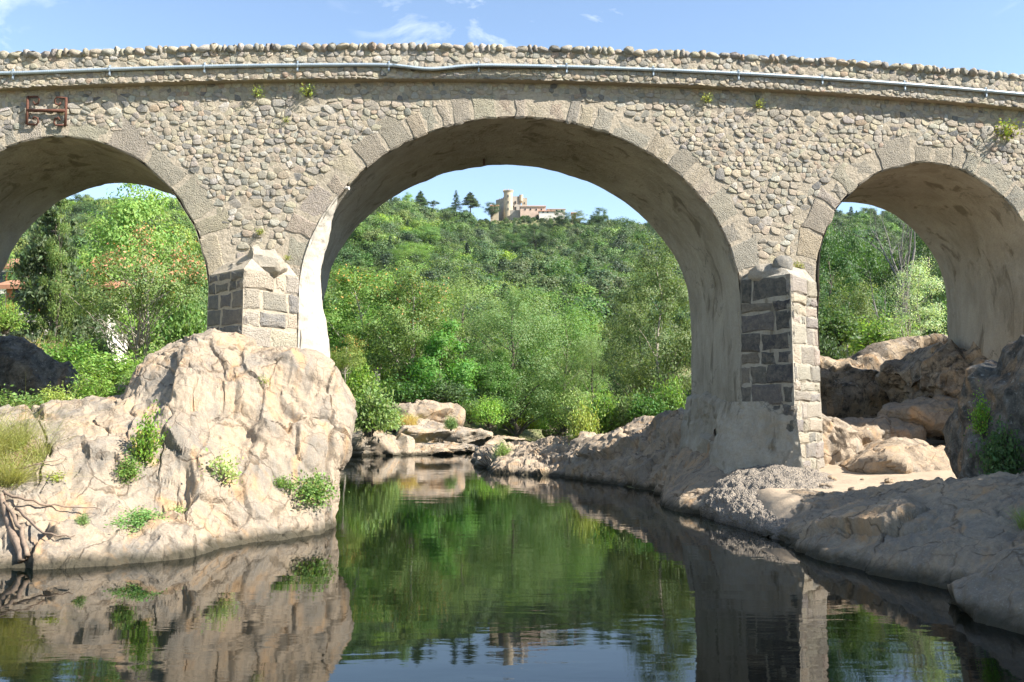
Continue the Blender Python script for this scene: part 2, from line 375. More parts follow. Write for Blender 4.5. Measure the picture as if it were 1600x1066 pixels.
def facets(p, s, wd=.06):
    """each Voronoi cell becomes a tilted plane, neighbours meeting in a short steep step: the broken look of granite"""
    i = np.floor(p).astype(np.int64); f1 = np.full(len(p), 9.); f2 = f1.copy(); h = np.zeros(len(p)); g2 = h.copy()
    for a in (-1, 0, 1):
        for b in (-1, 0, 1):
            for c in (-1, 0, 1):
                q = i + [a, b, c]; hs = [_h(q[:, 0], q[:, 1], q[:, 2], s + k) for k in range(1, 8)]
                dv = p - (q + np.stack(hs[:3], 1)); d = np.linalg.norm(dv, axis=1); n = d < f1; m_ = ~n & (d < f2)
                t = ((np.stack(hs[3:6], 1) - .5) * 2 * dv).sum(1) + (hs[6] - .5) * .8
                g2 = np.where(n, h, np.where(m_, t, g2)); f2 = np.where(n, f1, np.where(m_, d, f2)); h = np.where(n, t, h); f1 = np.where(n, d, f1)
    e = f2 - f1; k = .5 + .5 * sstep(0, wd, e)
    return h * k + g2 * (1 - k), e
def rough(V, N, s, big=.3, mid=.1, small=.03, blocky=.25, crack=.12, grain=(1, 1, 1), scale=1.0):
    """breaks a smooth form into granite: swells, tilted fracture planes, joints and pitting"""
    p = V * np.asarray(grain) / scale
    wob = np.stack([fbm(p * .8 + 31, 3, s + 50), fbm(p * .8 + 57, 3, s + 60), fbm(p * .8 + 93, 3, s + 70)], 1)
    h = big * fbm(p * .4, 3, s)
    a, e = facets(p * .42 + wob * .10, s + 5, .07)
    msk = sstep(-.1, .3, vnoise(p * .55 + 7, s + 44))
    h += blocky * 1.1 * a - crack * (1 - sstep(0, .03, e)) * msk
    a, e = facets(p * 1.2 + wob * .15, s + 105, .09)
    h += blocky * .30 * a - crack * .4 * (1 - sstep(0, .05, e)) * (1 - msk)
    a, e = facets(p * 3.1 + wob * .25, s + 205, .16)
    h += blocky * .12 * a
    h += mid * .35 * (1 - 2 * np.abs(fbm(p * 1.1, 4, s + 20))) + small * fbm(p * 5, 4, s + 30, .6)
    return V + N * (h * scale)[:, None]
def loft(name, rows, nu, nv, m, s=1, flip=False, **kw):
    C = np.array(rows, float)                           # (rows, cols, 3)
    A = catmull(C, nv); B = catmull(np.swapaxes(A, 0, 1), nu); S = np.swapaxes(B, 0, 1)
    V = S.reshape(-1, 3); i = (np.arange(nv - 1)[:, None] * nu + np.arange(nu - 1)[None]).ravel()
    F = np.stack([i, i + 1, i + nu + 1, i + nu], 1)
    if flip: F = F[:, ::-1]
    V = rough(V, normals(V, F), s, **kw)
    me = mk_mesh(name, V, F, True); me.set_sharp_from_angle(angle=R(38))
    return link(name, me, m)
def blob(name, c, r, m, s=1, n=70, rot=0, power=2.6, flat=.0, **kw):
    """boulder: a faceted super-ellipsoid with real relief"""
    th = np.linspace(0, 2 * np.pi, 2 * n, endpoint=False); ph = np.linspace(-np.pi / 2 + .02, np.pi / 2 - .02, n)
    T, Ph = np.meshgrid(th, ph); D = np.stack([np.cos(T) * np.cos(Ph), np.sin(T) * np.cos(Ph), np.sin(Ph)], -1).reshape(-1, 3)
    k = (np.abs(D) ** power).sum(1) ** (-1 / power); rg = np.random.default_rng(s)
    rad = k.copy()
    for _ in range(14):                                  # shear planes
        nrm = rg.normal(size=3); nrm /= np.linalg.norm(nrm); dd = D @ nrm; off = rg.uniform(.78, 1.05)
        rad = np.where(dd > .05, np.minimum(rad, off / np.maximum(dd, .05)), rad)
    V = D * rad[:, None] * np.asarray(r); cs, sn = math.cos(rot), math.sin(rot)
    V = np.stack([V[:, 0] * cs - V[:, 1] * sn, V[:, 0] * sn + V[:, 1] * cs, V[:, 2]], 1) + np.asarray(c)
    m2 = 2 * n; i = np.arange(n - 1)[:, None] * m2; j = np.arange(m2)[None]
    F = np.stack([(i + j).ravel(), (i + (j + 1) % m2).ravel(), (i + m2 + (j + 1) % m2).ravel(), (i + m2 + j).ravel()], 1)
    V = rough(V, normals(V, F), s, **kw)
    V = np.concatenate([V, [V[:m2].mean(0), V[-m2:].mean(0)]]); a, b_ = len(V) - 2, len(V) - 1
    tri = [(a, (k + 1) % m2, k) for k in range(m2)] + [(b_, (n - 1) * m2 + k, (n - 1) * m2 + (k + 1) % m2) for k in range(m2)]
    F = np.concatenate([F, [(q[0], q[1], q[2], q[2]) for q in tri]]) if False else F
    me = mk_mesh(name, V[:-2], F, True); me.set_sharp_from_angle(angle=R(38))
    return link(name, me, m)
def below(row, dz=-1.3, dy=-.5): return [np.array([p[0], p[1] + dy, dz]) for p in row]

# --- left bank: the pale outcrop the left pier stands on
w1 = [WL(*q) for q in [(-260, 905), (0, 890), (100, 887), (185, 882), (255, 876), (315, 868), (352, 858), (400, 850), (448, 845), (488, 838), (512, 828)]] + [np.array([-4.9, 23.4, 0]), np.array([-6.6, 26.5, 0])]
r2 = [P(*q) for q in [(-260, 850, 15.5), (0, 850, 15.9), (100, 846, 16.2), (190, 836, 16.9), (250, 806, 17.2), (308, 790, 17.7), (352, 800, 18.5), (400, 806, 19.1), (450, 795, 19.9), (490, 778, 20.6), (510, 752, 21.5)]] + [np.array([-4.9, 24, .9]), np.array([-6.6, 26.8, .8])]
r3 = [P(*q) for q in [(-260, 760, 17), (0, 765, 17.4), (100, 750, 17.8), (190, 745, 18.2), (250, 720, 18.7), (300, 708, 19.1), (350, 704, 19.7), (400, 708, 20.2), (450, 700, 20.8), (500, 694, 21.3), (532, 690, 22.2)]] + [np.array([-5.1, 24.4, 2.0]), np.array([-6.6, 27, 1.6])]
r4 = [P(*q) for q in [(-260, 690, 18.5), (0, 685, 18.9), (90, 668, 19.3), (185, 648, 19.8), (236, 612, 20.4), (290, 572, 20.8), (340, 585, 21.0), (390, 602, 21.2), (430, 610, 21.5), (476, 620, 21.9), (537, 640, 22.9)]] + [np.array([-5.2, 24.8, 2.9]), np.array([-6.7, 27.2, 2.2])]
r5 = [P(*q) for q in [(-260, 665, 20), (0, 655, 20.4), (75, 643, 20.6), (180, 624, 21), (218, 566, 21.5), (290, 526, 21.8), (340, 532, 22.0), (378, 552, 22.2), (420, 556, 22.4), (470, 563, 22.8), (510, 598, 23.4)]] + [np.array([-5.5, 25.2, 3.4]), np.array([-6.9, 27.5, 2.5])]
r6 = [p * [1, 1, 0] + [0, 2.4, z] for p, z in zip(r5, [2.6, 2.6, 2.7, 3.0, 3.6, 4.2, 4.3, 4.2, 4.1, 4.0, 3.8, 3.2, 2.4])]
for k_, d_ in ((8, .3), (9, .7), (10, 1.2), (11, 1.4), (12, 1.2)): r6[k_] = r6[k_] - [d_, 0, 0]
r7 = [p * [1, 1, 0] + [0, 6, z] for p, z in zip(r5, [1.6] * 4 + [1.8, 2, 2.2, 2.4, 2.4, 2.2, 2, 1.6, 1.2])]
for k_, d_ in ((7, .6), (8, 1.2), (9, 2.2), (10, 3.2), (11, 3.4), (12, 3)): r7[k_] = r7[k_] - [d_, 0, 0]
lo = loft('granite_outcrop', [below(w1), w1, r2, r3, r4, r5, r6, r7], 460, 300, M['granite'], 11, flip=False, big=.16, mid=.05, small=.024, blocky=.36, crack=.13, grain=(1.15, 1, .7))
tag(lo, 'massive pale granite outcrop carrying the pier, shrubs in its cracks', 'rock')

# --- right bank
w1 = [WL(*q) for q in [(1190, 838), (1212, 848), (1250, 862), (1290, 877), (1345, 890), (1400, 902), (1450, 912), (1500, 922), (1620, 940), (1760, 960)]]
r2 = [P(*q) for q in [(1196, 828, 19.6), (1218, 815, 19.2), (1262, 812, 18.4), (1310, 808, 17.6), (1360, 815, 16.6), (1410, 815, 16), (1460, 815, 15.4), (1520, 815, 14.9), (1640, 800, 14.5), (1780, 790, 14)]]
r3 = [P(*q) for q in [(1222, 812, 20), (1252, 790, 19.8), (1300, 786, 19.3), (1350, 782, 18.8), (1400, 772, 18.2), (1450, 765, 17.6), (1500, 765, 17), (1560, 765, 16.5), (1660, 750, 16), (1800, 720, 15.5)]]
r4 = [p * [1, 1, 0] + [.3, 1.4, z] for p, z in zip(r3, [.4, .75, .85, .95, 1.05, 1.15, 1.2, 1.3, 1.7, 2.4])]
r5 = [p * [1, 1, 0] + [.8, 3.2, z] for p, z in zip(r3, [.1, .3, .4, .4, .5, .6, .7, .9, 1.5, 2.6])]
o = loft('granite_shelf', [below(w1), w1, r2, r3, r4, r5], 330, 190, M['granite_grey'], 23, big=.12, mid=.08, small=.03, blocky=.22, crack=.09, grain=(.9, .9, 1.2))
tag(o, 'long low granite shelf sloping into the water in the shade', 'rock')
w1 = [WL(*q) for q in [(1478, 946), (1500, 955), (1540, 966), (1600, 981), (1680, 1000), (1800, 1030)]]
r2 = [P(*q) for q in [(1484, 936, 13), (1512, 912, 12.8), (1550, 900, 12.3), (1610, 870, 11.9), (1690, 850, 11.5), (1810, 840, 11)]]
r3 = [P(*q) for q in [(1500, 922, 13.6), (1530, 888, 13.6), (1570, 862, 13.3), (1630, 820, 13), (1710, 780, 12.6), (1830, 760, 12)]]
r4 = [p * [1, 1, 0] + [.8, 1.6, z] for p, z in zip(r3, [-.2, .1, .4, .9, 1.3, 1.6])]
o = loft('granite_ledge', [below(w1), w1, r2, r3, r4], 150, 110, M['granite_grey'], 29, big=.08, mid=.08, small=.03, blocky=.24, crack=.1)
tag(o, 'grey granite ledge at the bottom corner dipping into the pool', 'rock')

# sand flat between the shelf and the pier
def sand_z(X, Y):
    V = np.stack([X * .5, Y * .5, 0 * X], -1).reshape(-1, 3)
    base = .62 - .55 * sstep(21.0, 19.0, Y) + .05 * (X - 6) + .06 * np.clip(Y - 20, 0, 12)
    e = sstep(4.6, 6.2, X - np.clip(Y - 24, 0, 10) * .5)
    return np.maximum(np.where(e > 0, base * e - .6 * (1 - e), -.6) + .07 * fbm(V, 4, 77).reshape(X.shape), np.where(X > 8, ground_z(X, Y) + .04, -.6))
tag(link('sand_flat', grid_mesh('sand_flat', np.linspace(4.2, 22, 110), np.linspace(16.5, 32, 110), sand_z), M['sand']), 'pale sand and trodden rock between the shelf and the pier', 'ground', kind='structure')

# gravel concrete apron round the foot of the right pier
w1 = [WL(*q) for q in [(1092, 803), (1112, 813), (1140, 820), (1170, 828), (1200, 838), (1235, 846)]] + [np.array([6.6, 19.2, .2])]
r2 = [P(*q) for q in [(1096, 792, 23.7), (1112, 784, 22.9), (1142, 786, 22.2), (1172, 790, 21.5), (1206, 798, 20.9), (1250, 806, 20.3), (1300, 806, 20.1)]]
r3 = [P(*q) for q in [(1104, 776, 24.1), (1124, 762, 23.4), (1156, 768, 22.7), (1190, 778, 22.1), (1226, 786, 21.5), (1275, 792, 20.9), (1330, 796, 20.6)]]
r4 = [P(*q) for q in [(1124, 752, 24.6), (1150, 742, 24.1), (1180, 740, 23.6), (1215, 746, 23), (1255, 760, 22.4), (1305, 772, 21.8), (1350, 778, 21.4)]]
r5 = [P(*q) for q in [(1150, 738, 25.2), (1180, 731, 24.9), (1212, 727, 24.6), (1250, 730, 24.2), (1285, 740, 23.7), (1325, 756, 23), (1370, 766, 22.4)]]
r6 = [p * [1, 1, 0] + [.5, 1.2, z] for p, z in zip(r5, [1., .95, .95, .9, .85, .7, .5])]
o = loft('gravel_apron', [below(w1), w1, r2, r3, r4, r5, r6], 220, 150, M['gravel'], 31, big=.05, mid=.07, small=.05, blocky=.03, crack=.02)
tag(o, 'pebbly concrete apron with a steep edge at the pier foot', 'apron')

# rough footing under the right jamb of the great arch
w1 = [np.array(q) for q in [(5.0, 31.8, 0), (4.7, 30.2, 0), (4.6, 28.6, 0), (4.35, 26.8, 0), (4.25, 25.2, 0), (4.6, 24.2, 0), (5.2, 23.6, 0), (5.9, 23.3, 0), (7.0, 23.4, 0)]]
r2 = [np.array(q) for q in [(5.1, 31.6, .35), (4.95, 30.1, .45), (4.9, 28.6, .5), (4.75, 26.9, .55), (4.75, 25.6, .5), (5.0, 24.8, .45), (5.5, 24.2, .45), (6.1, 23.9, .45), (7.0, 23.9, .5)]]
r3 = [np.array(q) for q in [(5.35, 31.4, .8), (5.25, 30, .95), (5.25, 28.6, 1.0), (5.3, 27, 1.05), (5.4, 25.9, .95), (5.6, 25.3, .85), (5.95, 24.9, .75), (6.4, 24.6, .7), (7.0, 24.6, .8)]]
r4 = [np.array(q) for q in [(5.6, 31.2, 1.2), (5.6, 29.9, 1.4), (5.7, 28.6, 1.45), (5.8, 27.1, 1.4), (5.95, 26.2, 1.25), (6.15, 25.7, 1.1), (6.4, 25.4, 1.0), (6.7, 25.2, .95), (7.0, 25.2, 1.0)]]
r5 = [np.array(q) for q in [(6.3, 31.1, 1.3), (6.3, 29.9, 1.5), (6.4, 28.6, 1.5), (6.5, 27.2, 1.5), (6.7, 26.4, 1.4), (6.8, 26, 1.2), (6.9, 25.8, 1.1), (7.0, 25.6, 1.0), (7.1, 25.6, 1.0)]]
o = loft('pier_rock', [below(w1, -1.3, 0), w1, r2, r3, r4, r5], 200, 130, M['granite_grey'], 37, flip=False, big=.06, mid=.1, small=.03, blocky=.12, crack=.1, grain=(1, 1, .6))
tag(o, 'fissured grey rock under the shaded jamb of the great arch', 'rock')

# boulders under and beside the right-hand arch
ROCKS = [
 ('boulder', P(1445, 642, 29.5) + [0, 0, -.25], (1.55, 1.2, .62), 'granite', 41, .28, 'rounded sunlit boulder below the side arch', {}),
 ('boulder', P(1350, 668, 29) + [0, 0, -.2], (1.7, 1.2, .42), 'granite', 42, .15, 'flat sunlit slab between the pier and the rounded boulder', {}),
 ('boulder', P(1290, 690, 27.2) + [-.2, 0, -.35], (1.1, 1.2, 1.0), 'granite', 43, .0, 'sunlit rock leaning on the lit side of the pier', {}),
 ('boulder', P(1430, 705, 25.5) + [0, 0, -.35], (2.3, 1.7, .62), 'granite_grey', 44, .3, 'low hump of bare rock half in shade on the sand', {}),
 ('boulder', np.array([11.2, 18.3, 1.8]), (1.85, 1.9, 2.3), 'granite_dark', 45, .2, 'tall black lichened boulder at the edge of the picture', dict(big=.25, blocky=.4)),
 ('boulder', np.array([8.9, 17.4, .9]), (.9, .8, .35), 'granite_grey', 46, .2, 'small shaded rock at the foot of the black boulder', {}),
 ('rock_wall', P(1340, 600, 36) + [0, 0, -.9], (3.9, 1.6, 2.0), 'granite_brown', 47, .08, 'dark brown rock face in the shade behind the side arch', dict(big=.3, blocky=.5)),
 ('rock_wall', P(1340, 545, 37.5) + [2.6, .6, -1.3], (3.2, 1.5, 1.5), 'granite_brown', 48, .0, 'shaded rock crest under the silvery shrub', dict(big=.3, blocky=.4)),
 ('abutment_rock', P(1500, 592, 30.5) + [.5, .8, -.3], (2.3, 2.4, 1.55), 'granite_brown', 49, .12, 'ochre ledge of broken rock under the side arch springing', dict(big=.3, blocky=.55, crack=.25)),
 ('boulder', P(45, 575, 30) + [-1.2, .6, -.5], (2.4, 1.5, 1.35), 'granite_dark', 50, -.2, 'dark shaded boulder behind the pale outcrop', dict(big=.2)),
 ('boulder', P(185, 615, 27.5) + [0, 0, -.3], (.85, .7, .55), 'granite_grey', 51, .3, 'small grey boulder tucked behind the pale outcrop', {}),
]
for nm, c, r, mt, s, rot, lab, kw in ROCKS:
    k = dict(big=.12, mid=.12, small=.03, blocky=.2, crack=.1); k.update(kw)
    tag(blob(nm, c, r, M[mt], s, 64, rot, **k), lab, 'rock')
# shaded cliff on the right bank, out of frame, that keeps the shelf in shadow
tag(blob('cliff', (17.6, 8.6, 3.0), (3.2, 6.0, 8.0), M['granite_dark'], 55, 60, .05, big=.6, mid=.2, blocky=.7, crack=.3), 'dark cliff above the shaded granite shelf', 'cliff')

# --- banks behind the bridge
w1 = [np.array([-2.2, 52, 0])] + [WL(*q) for q in [(766, 736), (800, 741), (850, 744), (900, 747), (950, 756), (1000, 764), (1045, 772), (1090, 782)]] + [np.array([5.6, 27, 0])]
r2 = [np.array([-2, 53, .2])] + [P(*q) for q in [(772, 722, 44), (804, 722, 43), (852, 726, 41.5), (900, 716, 39.5), (945, 712, 36.5), (995, 712, 33.8), (1045, 722, 31.4), (1090, 735, 29.5)]] + [np.array([5.9, 27.2, .8])]
r3 = [np.array([-1.6, 54, .4])] + [P(*q) for q in [(786, 706, 46), (820, 700, 45), (864, 697, 43.5), (905, 690, 41), (950, 690, 38.5), (1000, 672, 35.8), (1045, 655, 33.5), (1085, 655, 31.5)]] + [np.array([6.4, 27.4, 2.6])]
r4 = [np.array([-1.2, 56, .3])] + [P(*q) for q in [(800, 700, 50), (835, 698, 48), (876, 697, 46), (914, 690, 43.5), (960, 688, 41), (1010, 666, 38.5), (1052, 651, 36), (1095, 651, 34)]] + [np.array([7, 28, 2.8])]
r5 = [p * [1, 1, 0] + [.8, 3.5, z] for p, z in zip(r4, [.1, .2, .2, .3, .6, .9, 1.4, 1.8, 1.9, 2.0])]
o = loft('rocky_spit', [below(w1), w1, r2, r3, r4, r5], 330, 120, M['granite_grey'], 61, big=.16, mid=.2, small=.04, blocky=.35, crack=.2, scale=1.1)
tag(o, 'jumbled rocky spit beyond the arch, half in the bridge shadow', 'rock')
FAR = [
 ('boulder', P(590, 692, 60) + [-.4, .4, -.25], (2.6, 1.5, 1.15), 'granite', 71, .1, 'bright cream boulder at the far waterside next to the outcrop', {}),
 ('boulder', P(540, 700, 61) + [-.6, 0, -.2], (2.2, 1.5, 1.0), 'granite', 72, .0, 'pale boulder half hidden behind the outcrop at the far waterside', {}),
 ('boulder', P(668, 706, 61) + [0, 0, -.12], (1.9, 1.0, .35), 'granite_grey', 73, .0, 'low flat grey rock at the waterline of the far bank', {}),
 ('boulder', P(660, 650, 72) + [0, 0, -.3], (3.0, 2.0, 1.35), 'granite_grey', 74, .05, 'blocky grey boulder topping the far bank', dict(blocky=.4, big=.2)),
 ('boulder', P(615, 640, 74) + [-.3, 0, -.3], (1.8, 1.5, .9), 'granite_grey', 75, .2, 'smaller grey boulder beside the round bush on the far bank', {}),
 ('boulder', P(660, 672, 69) + [0, 0, -.35], (2.5, 2.2, .95), 'granite', 76, -.1, 'tawny sloping rock below the blocky grey boulder', {}),
 ('boulder', P(715, 678, 70) + [0, 0, -.3], (2.6, 2.0, .8), 'granite', 77, -.25, 'sandy rock slope running down to the far pool end', {}),
 ('boulder', P(690, 697, 65) + [0, 0, -.25], (3.2, 1.6, .42), 'granite', 78, -.05, 'smooth pale slab by the far waterline', {}),
 ('boulder', P(745, 692, 72) + [0, 0, -.1], (2.0, 1.4, .35), 'granite_grey', 79, -.1, 'flat shaded slab at the mouth of the upper pool', {}),
 ('boulder', P(811, 672, 92), (.5, .4, .35), 'granite', 80, .3, 'small white stone by the upper pool, one of a line', {}),
 ('boulder', P(862, 676, 92), (.8, .5, .4), 'granite', 81, .3, 'white stone under the riverside shrubs at the upper pool', {}),
 ('boulder', P(875, 674, 90), (.6, .5, .5), 'granite', 82, .3, 'rounded white stone nearest the shrubs of the spit', {}),
 ('boulder', P(790, 685, 80), (1.7, 1.2, .3), 'granite_grey', 83, .1, 'flat stone separating the two pools', {}),
]
for nm, c, r, mt, s, rot, lab, kw in FAR:
    k = dict(big=.14, mid=.16, small=.04, blocky=.26, crack=.14); k.update(kw)
    tag(blob(nm, c, r, M[mt], s, 40, rot, **k), lab, 'rock')

# ================================================================== THE BRIDGE
BR = empty('stone_bridge', (0, 25, 0), R(5.1))
tag(BR, 'old humped stone bridge of three arches built of river cobbles', 'bridge')
BW = 4.85                                                # thickness, local y 0 .. BW
ARCH = [(.36, 5.74, 6.07, 5.07), (-11.94, 5.5, 3.88, 4.42), (12.0, 6.4, 3.35, 3.41)]   # centre x, springing z, half span, rise
RING = [.72, .74, .70]
def ztop(x):
    x = np.asarray(x, float); d = x - 3.0
    return 12.83 - .0026 * np.where(np.abs(d) < 16, d * d, 256 + (np.abs(d) - 16) * 20)
FLOOR = -1.2
# ---- spandrel walls with the three openings
def arch_pts(k, n=48, grow=.04):
    cx, cz, a, b_ = ARCH[k]; th = np.linspace(math.pi, 0, n)
    return [(cx - a - grow, FLOOR)] + [(cx + (a + grow) * math.cos(t), cz + (b_ + grow) * math.sin(t)) for t in th] + [(cx + a + grow, FLOOR)]
outl = [(-26, FLOOR)] + arch_pts(1) + arch_pts(0) + arch_pts(2) + [(28, FLOOR)] + [(x, float(ztop(x)) - .95) for x in np.linspace(28, -26, 50)]
bm = bmesh.new()
fr = [bm.verts.new((x, 0, z)) for x, z in outl]; bk = [bm.verts.new((x, BW, z)) for x, z in outl]
bm.faces.new(fr); bm.faces.new(bk[::-1])
n = len(outl)
for i in range(n): bm.faces.new((fr[i], bk[i], bk[(i + 1) % n], fr[(i + 1) % n]))
bmesh.ops.recalc_face_normals(bm, faces=bm.faces[:])
bmesh.ops.triangulate(bm, faces=[f for f in bm.faces if len(f.verts) > 4])
me = bpy.data.meshes.new('spandrel_wall'); bm.to_mesh(me); bm.free()
link('spandrel_wall', me, M['mortar'], BR)
# ---- plastered vaults
for k in range(3):
    cx, cz, a, b_ = ARCH[k]
    prof = [(cx - a, z) for z in np.linspace(FLOOR, cz, 26)[:-1]] + [(cx + a * math.cos(t), cz + b_ * math.sin(t)) for t in np.linspace(math.pi, 0, 90)] + [(cx + a, z) for z in np.linspace(cz, FLOOR, 26)[1:]]
    ny = 36; V = []
    for x, z in prof:
        for y in np.linspace(-.012, BW + .012, ny): V.append((x, y, z))
    V = np.array(V); nrm = np.stack([cx - V[:, 0], 0 * V[:, 0], np.where(V[:, 2] > cz, cz - V[:, 2], 0)], 1); nrm /= np.linalg.norm(nrm, axis=1)[:, None] + 1e-9
    h = .05 * fbm(V * [.5, .7, .5] + 9 * k, 3, 90 + k) + .018 * fbm(V * 3, 3, 95) + .035 * sstep(.2, .25, vnoise(V * [.9, .6, .9] + 4, 97))
    V = V + nrm * np.abs(h)[:, None]
    m_ = len(prof); i = (np.arange(m_ - 1)[:, None] * ny + np.arange(ny - 1)[None]).ravel()
    link('arch_vault', mk_mesh('arch_vault', V, np.stack([i, i + 1, i + ny + 1, i + ny], 1), True), M['plaster'], BR)

# ---- dressed blocks: an uneven polygon with a worn, chamfered face
def block(poly, proud, depth=.25, ch=.03, jit=.018, rg=random):
    """poly: list of (x, z) in the wall plane, returns verts (x, y, z) facing -y, and faces"""
    pts = []
    k = len(poly)
    for i in range(k):
        (x0, z0), (x1, z1) = poly[i], poly[(i + 1) % k]
        for s in (0, .34, .67):
            j = 0 if s == 0 else jit
            pts.append((x0 + (x1 - x0) * s + rg.uniform(-j, j), z0 + (z1 - z0) * s + rg.uniform(-j, j)))
    cx = sum(p[0] for p in pts) / len(pts); cz = sum(p[1] for p in pts) / len(pts); n = len(pts)
    def shrink(c):
        r = []
        for x, z in pts:
            d = math.hypot(x - cx, z - cz); s = max(.2, 1 - c / d); r.append((cx + (x - cx) * s, cz + (z - cz) * s))
        return r
    v = [(x, depth, z) for x, z in pts] + [(x, -proud + ch * .8, z) for x, z in shrink(ch * .2)] + [(x, -proud + rg.uniform(-.008, .008), z) for x, z in shrink(ch * 1.6)] + [(cx, -proud - .012, cz)]
    f = []
    for i in range(n):
        j = (i + 1) % n
        f += [(i, j, n + j, n + i), (n + i, n + j, 2 * n + j, 2 * n + i), (2 * n + i, 2 * n + j, 3 * n)]
    return v, f
def shade(c, rg=random, v=.12):
    k = 1 + rg.uniform(-v, v); return tuple(min(1, max(0, x * k * (1 + rg.uniform(-.04, .04)))) for x in c) + (1,)
VCOL = [(.40, .355, .28), (.36, .325, .265), (.43, .37, .285), (.38, .335, .27), (.46, .39, .285)]
rg = random.Random(5)
for k in range(3):
    cx, cz, a, b_ = ARCH[k]; ring = RING[k]
    # arc length table over jamb + arch + jamb
    low = {0: (3.6, .6), 1: (3.6, 3.6), 2: (1.2, 2.2)}[k]
    path = [(cx - a, z, -1, 0) for z in np.linspace(low[0], cz, 40)[:-1]]
    for t in np.linspace(math.pi, 0, 200):
        nx, nz = math.cos(t) / a, math.sin(t) / b_; l = math.hypot(nx, nz); path.append((cx + a * math.cos(t), cz + b_ * math.sin(t), nx / l, nz / l))
    path += [(cx + a, z, 1, 0) for z in np.linspace(cz, low[1], 40)[1:]]
    path = np.array(path); s = np.concatenate([[0], np.cumsum(np.hypot(np.diff(path[:, 0]), np.diff(path[:, 1])))])
    pos = 0.0
    while pos < s[-1] - .25:
        ln = rg.choice([.34, .42, .5, .58, .7, .85, 1.05]) * rg.uniform(.9, 1.1); e = min(pos + ln, s[-1])
        q0 = np.array([np.interp(pos + .012, s, path[:, i]) for i in range(4)]); q1 = np.array([np.interp(e - .012, s, path[:, i]) for i in range(4)])
        mid = (q0[1] + q1[1]) / 2
        rr = ring * rg.choice([.7, .85, .95, 1.05, 1.2]) * rg.uniform(.93, 1.07) if mid > cz else rg.choice([.42, .62, .8]) * rg.uniform(.9, 1.1)
        o0 = q0[:2] + q0[2:] * rr * rg.uniform(.86, 1.08); o1 = q1[:2] + q1[2:] * rr * rg.uniform(.86, 1.08); sk_ = (q1[:2] - q0[:2]) * rg.uniform(-.1, .1); o0 = o0 + sk_; o1 = o1 + sk_
        i0 = q0[:2] + q0[2:] * rg.uniform(-.02, .015); i1 = q1[:2] + q1[2:] * rg.uniform(-.02, .015)
        v, f = block([tuple(i0), tuple(o0), tuple(o1), tuple(i1)], rg.uniform(-.004, .022), .2, .04, .04, rg)
        ob = link('voussoir', mk_mesh('voussoir', v, f, False), M['dressed'], BR); ob.color = shade(rg.choice(VCOL), rg)
        pos = e

# ---- rubble masonry: every stone a polygon of its own in a roughly coursed mosaic
SCOL = [(.47, .395, .29)] * 5 + [(.43, .37, .28)] * 5 + [(.38, .345, .285)] * 5 + [(.53, .45, .32)] * 3 + [(.30, .28, .245)] * 3 + [(.50, .46, .39)] * 3 + [(.14, .14, .14), (.42, .31, .22)]
def in_ring(x, z, m_=0.0):
    for k, (cx, cz, a, b_) in enumerate(ARCH):
        rr = RING[k] * .92 + m_
        if z > cz:
            if ((x - cx) / (a + rr)) ** 2 + ((z - cz) / (b_ + rr)) ** 2 < 1: return True
        elif abs(x - cx) < a + .55 + m_: return True
    return False
def mosaic(seeds, ani, box):
    S = np.array(seeds) * [1, ani]; out_ = []
    for i in range(len(S)):
        near = np.where((np.abs(S[:, 0] - S[i, 0]) < box * 2.2) & (np.abs(S[:, 1] - S[i, 1]) < box * 2.2))[0]
        d = S[near] - S[i]; o_ = np.argsort((d ** 2).sum(1))[1:16]
        poly = [(-box, -box), (box, -box), (box, box), (-box, box)]
        for dx, dy in d[o_]:
            h2 = (dx * dx + dy * dy) / 2; new = []
            for k in range(len(poly)):
                p0, p1 = poly[k], poly[(k + 1) % len(poly)]; s0 = p0[0] * dx + p0[1] * dy - h2; s1 = p1[0] * dx + p1[1] * dy - h2
                if s0 <= 0: new.append(p0)
                if (s0 < 0 < s1) or (s1 < 0 < s0): t_ = s0 / (s0 - s1); new.append((p0[0] + (p1[0] - p0[0]) * t_, p0[1] + (p1[1] - p0[1]) * t_))
            poly = new
            if len(poly) < 3: break
        if len(poly) >= 3: out_.append((i, [(x, y / ani) for x, y in poly]))
    return out_
def stone_geo(poly, d, shrink, rg):
    """poly around the origin, CCW; returns verts facing -y"""
    pts = []; k = len(poly)
    for i in range(k):
        p0, p1 = poly[i], poly[(i + 1) % k]; l = math.hypot(p1[0] - p0[0], p1[1] - p0[1])
        if l < .035: continue
        c_ = rg.uniform(.86, .99); pts.append((p0[0] * c_, p0[1] * c_))
        if l > .09: j = rg.uniform(.97, 1.05); pts.append(((p0[0] + p1[0]) / 2 * j, (p0[1] + p1[1]) / 2 * j))
    if len(pts) < 4: return None
    n = len(pts); tx, tz = rg.uniform(-.12, .12), rg.uniform(-.10, .16); v = []
    for y, s_, jt in ((.03, 1.0, 0), (-d * .75, .975, .03), (-d, rg.uniform(.74, .88), .07)):
        for x, z_ in pts:
            k2 = s_ * shrink * (1 + rg.uniform(-jt, jt)); X, Z = x * k2, z_ * k2; v.append((X, y + (tx * X + tz * Z if y < 0 else 0), Z))
    f = [(a * n + i, a * n + (i + 1) % n, (a + 1) * n + (i + 1) % n, (a + 1) * n + i) for a in (0, 1) for i in range(n)] + [tuple(range(2 * n, 3 * n))]
    return v, f
stones = []                                              # (x, y, z, verts, faces, area, colour, on parapet)
rg = random.Random(12)
